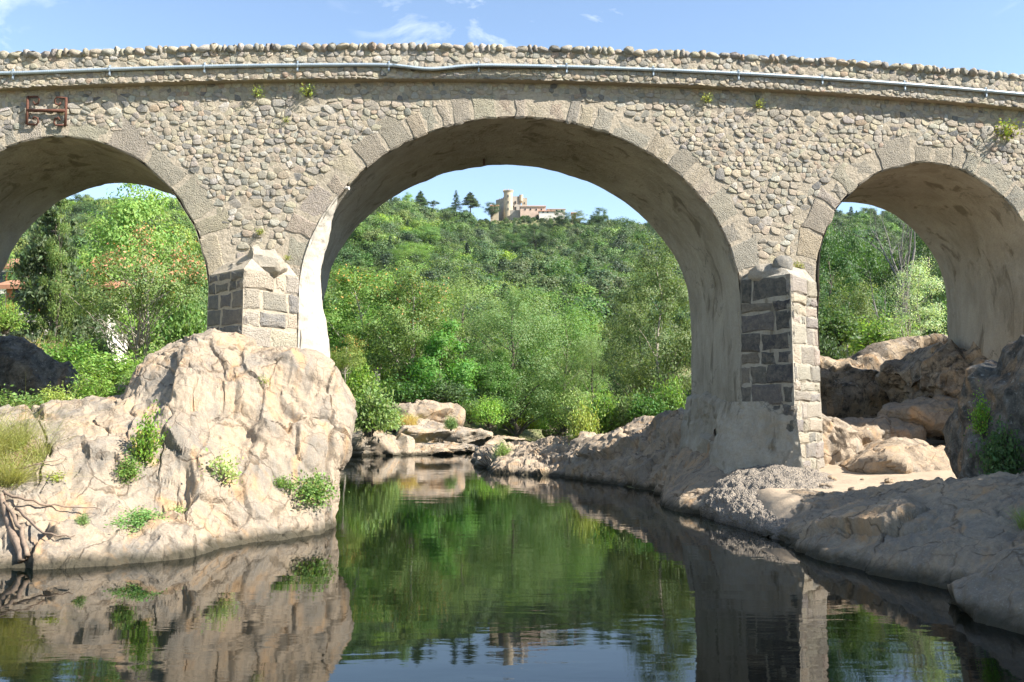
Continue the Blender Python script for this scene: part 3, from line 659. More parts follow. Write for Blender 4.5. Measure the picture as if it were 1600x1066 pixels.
def rows_of(z0, z1, hs, ws):
    sd = []; z = z0
    while z < z1:
        h = rg.choice(hs); x = -14.9; ph = rg.uniform(0, 6)
        while x < 17.3:
            wd = h * rg.choice(ws) * rg.uniform(.85, 1.15); wd = min(max(wd, .12), .6)
            sd.append((x + wd / 2 + rg.uniform(-.02, .02), z + h / 2 + rg.uniform(-.24, .24) * h + .04 * math.sin(x * 1.3 + ph)))
            if rg.random() < .10: sd.append((x + wd * rg.uniform(.2, .8), z + h * rg.uniform(.1, .9)))
            x += wd
        z += h
    return sd
top = float(ztop(3)) - 1.0
bend = lambda x, z: (float(ztop(x)) - 12.83) * (max(0, z - 6) / 6) ** 1.5
for i, poly in mosaic(rows_of(3.0, top + .1, [.13, .16, .19, .22, .27, .32], [.8, 1.0, 1.3, 1.6, 2.0]), 1.0, .45) if False else []: pass
seeds = [q for q in rows_of(3.0, top + .12, [.09, .11, .13, .16, .19, .24], [1.0, 1.3, 1.6, 2.0, 2.6])]
for i, poly in mosaic(seeds, 1.25, .42):
    x, z = seeds[i]
    if in_ring(x, z, .03) or rg.random() < .035: continue
    # keep clear of the dressed arch stones and the cornice
    q = []
    for px, pz_ in poly:
        k = 1.0
        for _ in range(5):
            if in_ring(x + px * k, z + pz_ * k): k *= .82
        q.append((px * k, min(pz_ * k, top - z)))
    gm = stone_geo(q, rg.choice([.001, .004, .008, .012, .018, .027]), rg.uniform(.92, 1.03), rg)
    if gm: stones.append((x, 0., z + bend(x, z), gm[0], gm[1], sum(abs(q[a][0] * q[a - 1][1] - q[a - 1][0] * q[a][1]) for a in range(len(q))), shade(rg.choice(SCOL), rg, .15), False))
# ---- parapet, corbelled out over the wall
PY = -.24
PAR = link('parapet', None, None, BR); 
xsP = np.linspace(-26, 28, 160); V = []; F = []
for x in xsP:
    zt = float(ztop(x)); V += [(x, PY, zt - 1.02), (x, PY, zt - .13), (x, .32, zt - .13), (x, .32, zt - 1.02)]
for i in range(len(xsP) - 1):
    for j in range(4): a, b_ = i * 4 + j, i * 4 + (j + 1) % 4; F.append((a, a + 4, b_ + 4, b_))
F += [(0, 1, 2, 3), tuple(len(V) - 4 + q for q in (3, 2, 1, 0))]
link('parapet_core', mk_mesh('parapet_core', V, F), M['mortar'], PAR)
V2 = [(x, y + (BW - .15 if True else 0), z) for x, y, z in V]
rp_ = link('rear_parapet', mk_mesh('rear_parapet', V2, F), M['mortar'], BR)
seeds = rows_of(-1.08, -.16, [.10, .12, .15, .19], [.8, 1.1, 1.4, 1.9])
for i, poly in mosaic(seeds, 1.2, .3):
    x, z = seeds[i]
    if rg.random() < .06: continue
    q = [(a, max(min(b_, -.14 - z), -1.01 - z)) for a, b_ in poly]
    gm = stone_geo(q, rg.choice([.002, .006, .011, .018, .028]), rg.uniform(.90, 1.02), rg)
    if gm: stones.append((x, PY, z + float(ztop(x)), gm[0], gm[1], sum(abs(q[a][0] * q[a - 1][1] - q[a - 1][0] * q[a][1]) for a in range(len(q))), shade(rg.choice(SCOL), rg, .15), True))
# coping: a row of upright cobbles along the top
def cobble(rg):
    n = 10; pw = rg.choice([2.4, 3, 4.5]); tw = rg.uniform(-.4, .4); poly = []
    for i in range(n):
        t = 2 * math.pi * i / n; k = (abs(math.cos(t + tw)) ** pw + abs(math.sin(t + tw)) ** pw) ** (-1 / pw) * rg.uniform(.82, 1.08); poly.append((k * math.cos(t), k * math.sin(t)))
    v = []
    for y, s_ in ((1.0, .9), (-.35, 1.0), (-.85, .78)): v += [(x * s_, y + .15 * rg.uniform(-1, 1) * (y < 0), z * s_) for x, z in poly]
    f = [(a * n + i, a * n + (i + 1) % n, (a + 1) * n + (i + 1) % n, (a + 1) * n + i) for a in (0, 1) for i in range(n)] + [tuple(range(2 * n, 3 * n))]
    return mk_mesh('coping_stone', v, f, True)
COBM = [cobble(random.Random(100 + i)) for i in range(16)]
for me in COBM: me.materials.append(M['stone_obj'])
x = -14.6
while x < 16.8:
    wd = rg.choice([.12, .15, .18, .22, .28, .36]) * rg.uniform(.9, 1.1); hh = rg.uniform(.20, .27) if wd < .26 else rg.uniform(.16, .22)
    ob = link('coping_stone', COBM[rg.randrange(16)], None, PAR, (x + wd / 2, PY + rg.uniform(.04, .10), float(ztop(x)) - .13 + hh * .04 + rg.uniform(-.035, .02)))
    ob.scale = (wd / 2 * 1.16, rg.uniform(.12, .2), hh / 2 * 1.1); ob.rotation_euler = (rg.uniform(-.25, .1), rg.uniform(-.3, .3), rg.uniform(-.3, .3)); ob.color = shade(rg.choice(SCOL), rg)
    x += wd * .97
# the largest stones one by one, the rest as one piece
vis = sorted([i for i in range(len(stones)) if -13.4 < stones[i][0] < 15.0], key=lambda i: -stones[i][5])
single = set(vis[:300])
VV = []; FF = []; CC = []; off = 0
for i, (x, y, z, v, f, ar, c, par) in enumerate(stones):
    if i in single:
        ob = link('stone', mk_mesh('stone', v, f, True), M['stone_obj'], PAR if par else BR, (x, y, z)); ob.color = c
    else:
        p = np.array(v) + [x, y, z]; VV.append(p); FF += [tuple(q + off for q in t_) for t_ in f]; CC.append(np.tile(c[:3], (len(p), 1))); off += len(p)
tag(link('rubble_stones', mk_mesh('rubble_stones', np.concatenate(VV), FF, True, np.concatenate(CC)), M['stone_att'], BR), kind='stuff')

# ---- cutwaters
def cutwater(xl, xr, nose_x, nose_y, z0, z1, lean, cap, rows, cols_, seed, core_m):
    rg = random.Random(seed)
    cw = link('cutwater', None, None, BR)
    A, N, B = np.array([xl, 0.]), np.array([nose_x, nose_y]), np.array([xr, 0.])
    def base(z): return (z1 - z) * lean
    # core, slightly inside the blocks, with the sloping cap
    V = []; 
    for z, k in ((z0, base(z0)), (z1, 0)):
        for q in (A, N, B): V.append((q[0] + (k if q is B else -k if q is A else 0), q[1] - (k if q is N else 0) + (0 if q is N else .02), z))
    V += [(xl + .25, .02, z1 + .25), (nose_x + .12, nose_y * .42, z1 + cap * .62), (xr - .3, .02, z1 + .35), (nose_x + .1, .02, z1 + cap)]
    Fc = [(0, 1, 4, 3), (1, 2, 5, 4), (3, 4, 7, 6), (4, 5, 8, 7), (6, 7, 9), (7, 8, 9)]
    core = link('core', mk_mesh('core', V, Fc), core_m, cw)
    for side in (0, 1):
        P0, P1 = (A, N) if side == 0 else (N, B)
        L_ = np.linalg.norm(P1 - P0); e = (P1 - P0) / L_; nr = np.array([e[1], -e[0]])
        z = z0
        while z < z1 - .12:
            h = min(rg.choice([.28, .36, .44, .54]), z1 - z)
            if z1 - z - h < .15: h = z1 - z
            kk = base(z + h / 2)
            cuts = [-kk * .5]; 
            while cuts[-1] < L_ + kk * .5 - .3: cuts.append(cuts[-1] + rg.choice(cols_) * rg.uniform(.85, 1.15))
            cuts[-1] = L_ + kk * .5
            for a, b_ in zip(cuts[:-1], cuts[1:]):
                if b_ - a < .1: continue
                g_ = rg.uniform(.003, .017)
                poly = [(a + g_, z + g_), (a + g_, z + h - g_ * .8), (b_ - g_, z + h - g_), (b_ - g_, z + g_ * .9)]
                poly = [(x + rg.uniform(-.035, .035), zz + rg.uniform(-.035, .035)) for x, zz in poly]
                v, f = block(poly, rg.uniform(.0, .045), .12, .045, .03, rg)
                W = []
                for x, y, zz in v:
                    kz = base(zz) * .75; q = P0 + e * x + nr * (-y + kz); W.append((q[0], q[1], zz))
                ob = link('block', mk_mesh('block', W, f), M['dressed'], cw)
                ob.color = shade(rg.choice(rows[side]), rg, .15)
            z += h
    return cw
BAS_SHADE = [(.085, .085, .085), (.11, .107, .10), (.15, .14, .13), (.075, .075, .078), (.24, .21, .17)]  # dark basalt; these colours also carry the shade of the left-hand face
LGT = [(.36, .32, .265), (.28, .26, .23), (.42, .36, .28), (.32, .29, .25), (.22, .21, .195)]
LGT_SUN = [(.46, .40, .32), (.36, .33, .285), (.52, .44, .33), (.42, .37, .30), (.29, .27, .245)]  # paler set: sunlight on the right-hand faces put into the block colours
LC = cutwater(-8.12, -5.74, -6.95, -1.25, 2.6, 6.25, .006, .75, ([(.20, .19, .175), (.15, .145, .135), (.25, .225, .19)], LGT_SUN), [.35, .55, .8, .95], 3, M['mortar'])  # left face gets darker blocks, its shade painted into their colour
RC = cutwater(6.44, 8.62, 7.33, -1.35, .2, 6.3, .02, .55, (BAS_SHADE, LGT_SUN), [.35, .5, .75, 1.0], 4, M['plaster'])
# rounded weathered cap on the left cutwater and a loose crest stone on the right one
rg = random.Random(8)
def lump(name, c, r, m_, s, parent, colr=None):
    me = blob(name, (0, 0, 0), r, m_, s, 26, 0, big=.05, mid=.05, small=.015, blocky=.08, crack=.03)
    me.parent = parent; me.location = c
    if colr: me.color = colr
    return me
lump('cap_stone', (-6.55, -.42, 6.5), (.62, .55, .48), M['stone_obj'], 301, LC, (.47, .41, .32, 1))
lump('cap_stone', (-7.15, -.25, 6.35), (.5, .5, .3), M['stone_obj'], 302, LC, (.42, .37, .30, 1))
lump('cap_stone', (7.42, -.55, 6.62), (.24, .26, .22), M['stone_obj'], 303, RC, (.2, .19, .17, 1))
lump('cap_stone', (7.1, -.3, 6.45), (.42, .35, .2), M['stone_obj'], 304, RC, (.42, .37, .3, 1))
lump('cap_stone', (7.35, -.55, 6.4), (.26, .3, .16), M['stone_obj'], 305, RC, (.48, .42, .34, 1))
# smeared concrete skirt at the foot of the right cutwater
sk = []
for z, gk in ((-.3, .62), (.5, .55), (1.2, .38), (1.9, .2), (2.5, .07), (2.9, -.02)):
    row = [np.array([6.1 - gk, .8, z]), np.array([6.32 - gk, .1, z]), np.array([6.72 - gk * .6, -.55 - gk * .6, z]), np.array([7.1 - gk * .2, -1.12 - gk, z]), np.array([7.34 + gk * .1, -1.40 - gk, z])]
    sk.append(row)
pl_ = []
for z, gk in ((-.4, .62), (.6, .55), (1.4, .46), (2.2, .36), (2.8, .30), (3.15, .22), (3.3, -.05)):
    pl_.append([np.array([6.43 - gk + .3, BW + .35, z]), np.array([6.43 - gk, BW + .12, z]), np.array([6.43 - gk, 3.6, z - .05]), np.array([6.43 - gk * .9, 2.4, z - .12]), np.array([6.43 - gk * .8, 1.3, z - .3]), np.array([6.43 - gk * .6, .5, z - .55]), np.array([6.43 - gk * .3, .02, z - .8])])
me = loft('plinth', pl_, 90, 90, M['plaster'], 40, big=.05, mid=.08, small=.03, blocky=.1, crack=.06)
me.parent = BR
me = loft('skirt', sk, 70, 60, M['plaster'], 39, big=.04, mid=.08, small=.03, blocky=.08, crack=.06)
me.parent = RC
# splayed, replastered front of the left jamb
rows_ = []
for q in np.linspace(0, 1, 9):
    z_ = 3.3 + 5.2 * q; cx, cz, a, b_ = ARCH[0]
    xe = cx - a * (math.sqrt(max(0, 1 - ((z_ - cz) / b_) ** 2)) if z_ > cz else 1)
    k_ = (1 - q ** 2.6) * (1 + .12 * math.sin(q * 9)) + .02
    rows_.append([np.array([xe - .03, -.03, z_]), np.array([xe + .12 * k_, .06 * k_, z_]), np.array([xe + .36 * k_, .26 * k_, z_]), np.array([xe + .60 * k_, .60 * k_ + .03, z_]), np.array([xe + .50 * k_, 1.3 * k_ + .05, z_]), np.array([xe - .05, 3.2 * k_ + .1, z_])])
me = loft('jamb_splay', rows_, 60, 110, M['plaster_pale'], 87, big=.03, mid=.04, small=.012, blocky=.03, crack=.02)
me.parent = BR
# ---- iron wall anchor
an = MB()
def bar(pts, r=.03): an.tube([(x, -.09, z) for x, z in pts], r, 6)
ax, az = -12.40, 10.58
for s in (-1, 1):
    bar([(ax + s * .49, az - .38), (ax + s * .49, az + .38)], .035)
    for q in (-1, 1):
        bar([(ax + s * .49, az + q * .37), (ax + s * .24, az + q * .38), (ax + s * .20, az + q * .31), (ax + s * .22, az + q * .2), (ax + s * .31, az + q * .17), (ax + s * .35, az + q * .24)], .026)
bar([(ax - .49, az + .0), (ax + .49, az + .02)], .042)
an.build('wall_anchor', M['iron'], BR, True)
dr = MB(); dr.tube([(-.55, 3.9, 10.9), (-.55, 3.9, 10.52)], .035, 8); dr.build('drain_pipe', M['iron'], BR)
sp = MB(); sp.tube([(-4.72, .12, 8.72), (-4.45, .02, 8.70)], .05, 8); sp.build('spout', M['white'], BR)

# ---- the pipe along the parapet: its own thing, held by brackets
m, t, b = new_mat('galvanised_pipe'); g = G(t); p = g.pos(True)
rib = g.n('ShaderNodeTexWave'); g.put(rib.inputs['Vector'], p); rib.inputs['Scale'].default_value = 6.5; rib.bands_direction = 'X'
g.put(b.inputs['Base Color'], g.mix(g.ramp(g.noise(p, 3, 4), [(.4, 0), (.7, 1)]), (.40, .46, .50), (.32, .38, .43))); b.inputs['Roughness'].default_value = .42; b.inputs['Metallic'].default_value = .35
g.put(b.inputs['Normal'], g.bump(rib.outputs['Fac'], .25, .008)); M['pipe'] = m
PIPE = empty('water_pipe', (0, 25, 0), R(5.1)); tag(PIPE, 'long galvanised pipe strapped along the parapet of the bridge', 'pipe')
def pz(x):
    return float(ztop(x)) - .68 - .12 * math.exp(-((x + 2.25) / .8) ** 2)
pm = MB(); pm.tube([(x, PY - .062 + .006 * math.sin(x), pz(x) + .03) for x in np.linspace(-26, -2.0, 110)],  .05, 10); pm.build('pipe_length', M['pipe'], PIPE, True)
pm = MB(); pm.tube([(x, PY - .06, pz(x) + .04) for x in np.linspace(-2.4, 28, 130)],  .05, 10); pm.build('pipe_length', M['pipe'], PIPE, True)
pm = MB(); pm.tube([(x, PY - .15, pz(x) + .0) for x in np.linspace(-3.3, 1.2, 30)], .04, 8); pm.build('splice_pipe', M['pipe'], PIPE, True)
for x in np.arange(-13.2, 16, 2.45):
    bk_ = MB(); z_ = pz(x) + .035; y_ = PY - .062
    bk_.box((x - .02, y_ - .01, z_ - .15), (x + .02, PY + .03, z_ - .075)); bk_.box((x - .02, PY - .05, z_ - .17), (x + .02, PY + .03, z_ + .12))
    bk_.tube([(x, y_ + .075 * math.cos(a), z_ + .075 * math.sin(a)) for a in np.linspace(0, 2 * math.pi, 13)], .012, 5)
    bk_.build('bracket', M['pipe'], PIPE)

# ================================================================== BUILDINGS
def wall_box(name, x0, x1, y0, y1, z0, z1, m_, parent, slope=0):
    mb = MB(); mb.box((x0, y0, z0), (x1, y1, z1))
    if slope:
        mb.v = [(x, y, z + (slope if (y > (y0 + y1) / 2 and z > (z0 + z1) / 2) else 0)) for x, y, z in mb.v]
    return mb.build(name, m_, parent)
def window(parent, x, y, z, w_, h_, m_=None, shutters=False):
    wm_ = MB(); wm_.box((x - w_ / 2 - .12, y - .08, z - .12), (x + w_ / 2 + .12, y + .1, z + h_ + .12))
    f = wm_.build('window', M['castle'] if m_ is None else m_, parent)
    pn = MB(); pn.box((x - w_ / 2, y - .10, z), (x + w_ / 2, y + .05, z + h_)); pn.build('pane', M['glass'], f)
    if shutters:
        for s in (-1, 1):
            sh = MB(); sh.box((x + s * (w_ * .78) - w_ * .24, y - .14, z), (x + s * (w_ * .78) + w_ * .24, y - .085, z + h_)); sh.build('shutter', M['shutter'], f)
def gable_roof(name, x0, x1, y0, y1, ze, zr, m_, parent, th=.25):
    ym = (y0 + y1) / 2; mb = MB()
    v = [(x0, y0, ze), (x1, y0, ze), (x1, ym, zr), (x0, ym, zr), (x0, y1, ze), (x1, y1, ze)]
    v2 = [(x, y, z - th) for x, y, z in v]
    mb.add(v + v2, [(0, 1, 2, 3), (3, 2, 5, 4), (6, 9, 8, 7), (9, 10, 11, 8), (0, 6, 7, 1), (4, 5, 11, 10), (0, 3, 9, 6), (3, 4, 10, 9), (1, 7, 8, 2), (2, 8, 11, 5)])
    return mb.build(name, m_, parent)
# --- castle on the spur
CD = 450.
def cx_(px): return (px - 800) / F_PX * CD / math.cos(0)
def cz_(py): return float(P(800, py, CD)[2])
c0 = (cx_(812), CD, cz_(338))
CA = empty('castle', (cx_(794), CD, cz_(336))); tag(CA, 'ruined stone castle with a round tower on the hilltop', 'castle')
bx_, bz_ = cx_(794), cz_(336)
def lx(px): return cx_(px) - bx_
def lz(py): return cz_(py) - bz_
def cyl(name, x, y, r0, r1, z0, z1, m_, parent, n=28):
    mb = MB(); mb.tube([(x, y, z0), (x, y, z1)], [r0, r1], n); return mb.build(name, m_, parent, False)
tw = cyl('tower', 0, -1.2, 2.3, 2.2, -6, lz(300.6), M['castle'], CA)
cyl('machicolation', 0, -1.2, 2.3, 2.62, lz(302.4), lz(300.2), M['castle'], tw)
for k in range(16):
    a = 2 * math.pi * k / 16; mb = MB(); c_, s_ = math.cos(a), math.sin(a)
    p0 = np.array([2.42 * c_, -1.2 + 2.42 * s_]); mb.tube([(p0[0], p0[1], lz(300.3)), (p0[0], p0[1], lz(298.4))], .3, 4); mb.build('merlon', M['castle'], tw)
for py in (309, 318.5, 329): 
    mb = MB(); mb.box((-.3, -3.6, lz(py + 1.9)), (.3, -3.35, lz(py - 1.9))); f = mb.build('window', M['castle_grey'], tw)
    mb = MB(); mb.box((-.22, -3.63, lz(py + 1.7)), (.22, -3.5, lz(py - 1.7))); mb.build('pane', M['glass'], f)
mb = MB()                                                # wall swinging away from the tower, jagged top
V = [(lx(774), 6, -6), (lx(788), -.2, -6), (lx(788), 4, -6), (lx(774.5), 9, -6)]
tops = [lz(308.5), lz(309.5), lz(308), lz(308)]
mb.add(V + [(x, y, t_) for (x, y, _), t_ in zip(V, tops)], [(0, 1, 5, 4), (1, 2, 6, 5), (2, 3, 7, 6), (3, 0, 4, 7), (4, 5, 6, 7)]); mb.build('curtain_wall', M['castle_grey'], CA)
for k in range(5):
    q = k / 5; mb = MB(); x_ = lx(774) + (lx(788) - lx(774)) * q; y_ = 6 - 6.2 * q; mb.box((x_, y_, tops[0] - .2), (x_ + .5, y_ + .5, tops[0] + random.uniform(.1, .5))); mb.build('merlon', M['castle_grey'], CA)
mb = MB()
V = [(lx(799), -.4, -6), (lx(814), .8, -6), (lx(814), 7, -6), (lx(799), 7, -6)]
tops = [lz(307.2), lz(306.2), lz(307), lz(307)]
mb.add(V + [(x, y, t_) for (x, y, _), t_ in zip(V, tops)], [(0, 1, 5, 4), (1, 2, 6, 5), (2, 3, 7, 6), (3, 0, 4, 7), (4, 5, 6, 7)]); kp = mb.build('keep', M['castle_grey'], CA)
for px, py, w_, h_ in ((805.5, 318, .7, 1.0), (806, 328, .6, 1.4), (803, 324, .4, .8)):
    mb = MB(); mb.box((lx(px) - w_ / 2 - .12, .0 - .42, lz(py) - .1), (lx(px) + w_ / 2 + .12, .3, lz(py) + h_ + .1)); f = mb.build('window', M['castle'], kp)
    mb = MB(); mb.box((lx(px) - w_ / 2, -.5, lz(py)), (lx(px) + w_ / 2, .2, lz(py) + h_)); mb.build('pane', M['glass'], f)
tr_ = cyl('turret', lx(814.5), .6, .9, 1.0, lz(314), lz(304.4), M['castle'], CA, 18)
cyl('corbel', lx(814.5), .6, .25, .95, lz(317.5), lz(313.9), M['castle'], tr_, 18)
mb = MB(); mb.box((lx(816), 1.0, -6), (lx(824), 7.5, lz(309.6))); wn = mb.build('range_wall', M['castle'], CA)
for px in (818.5, 822.5):
    mb = MB(); mb.box((lx(px) - .5, .95, lz(309.8)), (lx(px) + .4, 1.6, lz(308.4))); mb.build('merlon', M['castle'], wn)
mb = MB(); mb.box((lx(820) - .3, .9, lz(318)), (lx(820) + .3, 1.2, lz(315.4))); f = mb.build('window', M['castle_grey'], wn)
mb = MB(); mb.box((lx(820) - .2, .85, lz(317.7)), (lx(820) + .2, 1.1, lz(315.7))); mb.build('pane', M['glass'], f)
mb = MB(); mb.box((lx(797), -5, -8), (lx(818), -4.5, lz(332))); mb.build('terrace_wall', M['castle_grey'], CA)
# --- farm range below the keep
def far_house(name, label, x0p, x1p, yr, ye, yb, y0, dep, wm_, rm, wins):
    x0, x1 = cx_(x0p), cx_(x1p); h = empty(name, ((x0 + x1) / 2, CD + y0, cz_(yb) - 4)); tag(h, label, 'house'); W_ = (x1 - x0) / 2; o_ = cz_(yb) - 4
    wall_box('wall', -W_, W_, 0, dep, -3, cz_(ye) - o_ - .05, wm_, h)
    gable_roof('roof', -W_ - .3, W_ + .3, -.4, dep + .4, cz_(ye) - o_ + .1, cz_(yr) - o_ + .3, rm, h)
    for px, py in wins: window(h, cx_(px) - (x0 + x1) / 2, 0, cz_(py) - o_, .7, .9, wm_)
far_house('farm_house', 'pink rendered farmhouse with low tiled roof below the castle', 813, 852.5, 324.6, 328, 343, -7, 7, plain_mat('pink_render', (.60, .44, .34), .15, .6, 0), M['tile_grey'], [(820.5, 333.5), (829, 333.5), (838, 334), (846, 334)])
far_house('farm_house', 'pale low farmhouse at the end of the castle row', 855.5, 883.5, 328.6, 331, 341, -5, 6, M['white'], M['tile_grey'], [(861, 334), (870, 334.5), (878, 334.5)])
far_house('farm_shed', 'tiny roofed shed nestling left of the castle tower', 766, 779, 322, 325.5, 334, -4, 5, M['castle'], M['tile'], [])
far_house('farm_shed', 'little orange walled hut among the trees of the ridge', 893, 900, 337, 339, 345, -8, 4, M['castle'], M['tile'], [])
far_house('terrace_house', 'white walled outbuilding stepping down before the pale farmhouse', 842, 866, 337, 338.5, 345, -12, 4, M['white'], M['tile'], [(848, 341), (855, 341)])
# --- village house behind the trees on the left bank
def town_house(name, label, px0, px1, D, py_b, py_e, py_r, dep, wins, wm_=M['white']):
    a, b_ = P(px0, py_b, D), P(px1, py_b, D); c_ = (a + b_) / 2; h = empty(name, (c_[0], D, a[2])); tag(h, label, 'house'); W_ = (b_[0] - a[0]) / 2
    ze = P(px0, py_e, D)[2] - a[2]; zr = P(px0, py_r, D)[2] - a[2]
    wall_box('wall', -W_, W_, 0, dep, -3, ze, wm_, h); gable_roof('roof', -W_ - .5, W_ + .5, -.5, dep + .5, ze + .2, zr, M['tile'], h)
    for fx, fz, ww, hh in wins: window(h, -W_ + 2 * W_ * fx, 0, ze * fz, ww, hh, wm_, True)
town_house('village_house', 'cream house with orange shutters behind the cedar', 6, 168, 56, 520, 452, 432, 3, [(.18, .45, 1.0, 1.6), (.42, .45, 1.0, 1.6), (.66, .45, 1.0, 1.6), (.88, .45, 1.0, 1.6)])
town_house('village_house', 'white gable house with red roof at the edge of the side arch', -70, 44, 88, 505, 420, 392, 9, [(.6, .25, 1.0, 1.5), (.85, .25, 1.0, 1.5), (.6, .65, 1.0, 1.5), (.85, .65, 1.0, 1.5)])
# --- little white shrine pillar in the shade of the far bank
SH = empty('white_shrine', tuple(P(585.5, 606, 82))); tag(SH, 'small whitewashed shrine pillar among the far bank trees', 'shrine')
mb = MB(); mb.box((-.42, 0, -1.2), (.42, .7, 1.7)); mb.box((-.5, -.06, 1.7), (.5, .76, 1.86)); mb.build('pillar', M['white'], SH)
gable_roof('roof', -.5, .5, -.1, .8, 1.9, 2.25, M['tile'], SH, .08)
mb = MB(); mb.add([(.12 + .3 * math.cos(t_), -.012, .15 + .3 * math.sin(t_)) for t_ in np.linspace(0, math.pi, 12)] + [(-.18, -.012, -.6), (.42, -.012, -.6)], [tuple(range(14))]); mb.build('niche', plain_mat('blue_white', (.62, .66, .75), .1, 3, 0), SH)

# ================================================================== PLANTS
def leaf_cloud(C, size, cols, rg, up=.35, aspect=.55, outw=None):
    """C (N,3) centres -> quads"""
    N = len(C); a = rg.normal(size=(N, 3)); a[:, 2] *= .7; a /= np.linalg.norm(a, axis=1)[:, None]
    n_ = rg.normal(size=(N, 3)) * (1 if outw is None else .45); n_[:, 2] += up * (2 if outw is None else .8)
    if outw is not None: n_ = n_ + outw; a = a - n_ * ((a * n_).sum(1) / ((n_ * n_).sum(1) + 1e-9))[:, None]; a /= np.linalg.norm(a, axis=1)[:, None] + 1e-9
    b_ = np.cross(n_, a); b_ /= np.linalg.norm(b_, axis=1)[:, None] + 1e-9
    s = size * rg.uniform(.6, 1.25, (N, 1)) if np.isscalar(size) else size[:, None]
    V = np.stack([C - a * s * .5, C + b_ * s * .5 * aspect, C + a * s * .5, C - b_ * s * .5 * aspect], 1).reshape(-1, 3)
    F = np.arange(4 * N).reshape(-1, 4)
    return V, F, np.repeat(cols, 4, 0)
def leaf_colors(C, base, rg, var=.22, tips=None, tip_amt=0, tipmask=None):
    N = len(C); c = np.tile(np.asarray(base, float), (N, 1)); k = 1 + rg.normal(0, var, (N, 1)); c *= np.clip(k, .45, 1.7)
    c[:, 0:1] *= 1 + rg.normal(0, .12, (N, 1))
    if tips is not None:
        sel = rg.random(N) < (tip_amt if tipmask is None else tip_amt * tipmask); c[sel] = np.asarray(tips) * np.clip(1 + rg.normal(0, .2, (sel.sum(), 1)), .5, 1.5)
    return c
def crown_points(rg, h, cr, rx, rz, hc, clumps, per, rc, shape):
    tips = []
    while len(tips) < clumps:
        d = rg.normal(size=3); d /= np.linalg.norm(d); r = rg.uniform(.45, 1) ** .6
        q = d * r
        if shape == 'egg': k = 1 - .35 * max(0, q[2]); q[:2] *= k
        if shape == 'cone': q[:2] *= (1 - q[2]) * .62 + .05
        if shape == 'umbrella': q[2] = q[2] * (.45 if q[2] < 0 else 1); 
        if shape == 'column': q[:2] *= .9
        tips.append(q * [rx, rx, rz] + [0, 0, hc])
    tips = np.array(tips) + rg.normal(0, .04 * h, (clumps, 3))
    C = []
    for q in tips:
        n_ = int(per * rg.uniform(.6, 1.4)); d = rg.normal(size=(n_, 3)) * [1, 1, .62]
        C.append(q + d * rc * rg.uniform(.65, 1.25))
    return tips, C
def make_tree(seed, h=10, rx=3, rz=3.6, hc=6.4, clumps=60, per=150, rc=.55, leaf=.22, base=(.07, .11, .025), shape='round', trunk_r=.16, tips=None, tip_amt=0, lean=.0, aspect=.55, stems=1, var=.22, fine=True):
    """returns (crown mesh, trunk mesh) of a broadleaf tree, base at the origin"""
    if fine: per, leaf, rc, var = int(per * 1.9), leaf * .72, rc * .86, var * .6
    rg = np.random.default_rng(seed); T, CL = crown_points(rg, h, None, rx, rz, hc, clumps, per, rc, shape)
    ctr = np.concatenate([np.tile(q, (len(c), 1)) for q, c in zip(T, CL)]); C = np.concatenate(CL); ok = C[:, 2] > .05 * h; C, ctr = C[ok], ctr[ok]
    o1 = (C - ctr); o1 /= np.linalg.norm(o1, axis=1)[:, None] + 1e-9; o2 = (C - [0, 0, hc - .25 * rz]) / [rx, rx, rz]; o2 /= np.linalg.norm(o2, axis=1)[:, None] + 1e-9
    outw = o1 * 1.0 + o2 * .75
    mask = sstep(hc - .2 * rz, hc + .8 * rz, C[:, 2])
    cl = leaf_colors(C, base, rg, var, tips, tip_amt, mask)
    V, F, cc = leaf_cloud(C, leaf, cl, rg, aspect=aspect, outw=outw)
    crown = mk_mesh('crown', V, F, False, cc)
    mb = MB()
    for st in range(stems):
        ang = rg.uniform(0, 6.28); ox, oy = (0, 0) if stems == 1 else (.35 * math.cos(ang), .35 * math.sin(ang))
        topx, topy = lean + ox * 3.2, oy * 3.2
        tp = [np.array([ox + (topx - ox) * k ** 1.3 + rg.normal(0, .02 * h) * (k > 0), oy + (topy - oy) * k ** 1.3 + rg.normal(0, .02 * h) * (k > 0), -.6 + k * (h * .86 + .6)]) for k in np.linspace(0, 1, 7)]
        mb.tube(tp, [trunk_r * (1.35 if i == 0 else 1 - .8 * i / 6) for i in range(7)], 7)
        for q in T[st::stems][:34]:
            k = np.clip((q[2] - np.hypot(q[0], q[1]) * rg.uniform(.5, .9)) / (h * .86), .12, .92); i = min(int(k * 6), 5); f = k * 6 - i
            s0 = tp[i] * (1 - f) + tp[i + 1] * f; md = (s0 + q) / 2 + [0, 0, -.05 * h * rg.uniform(-.6, 1)]
            r0 = trunk_r * (1 - .8 * k) * .5
            mb.tube([s0, md, q], [r0, r0 * .6, r0 * .2], 5, False)
    return crown, mb.mesh('trunk', True)
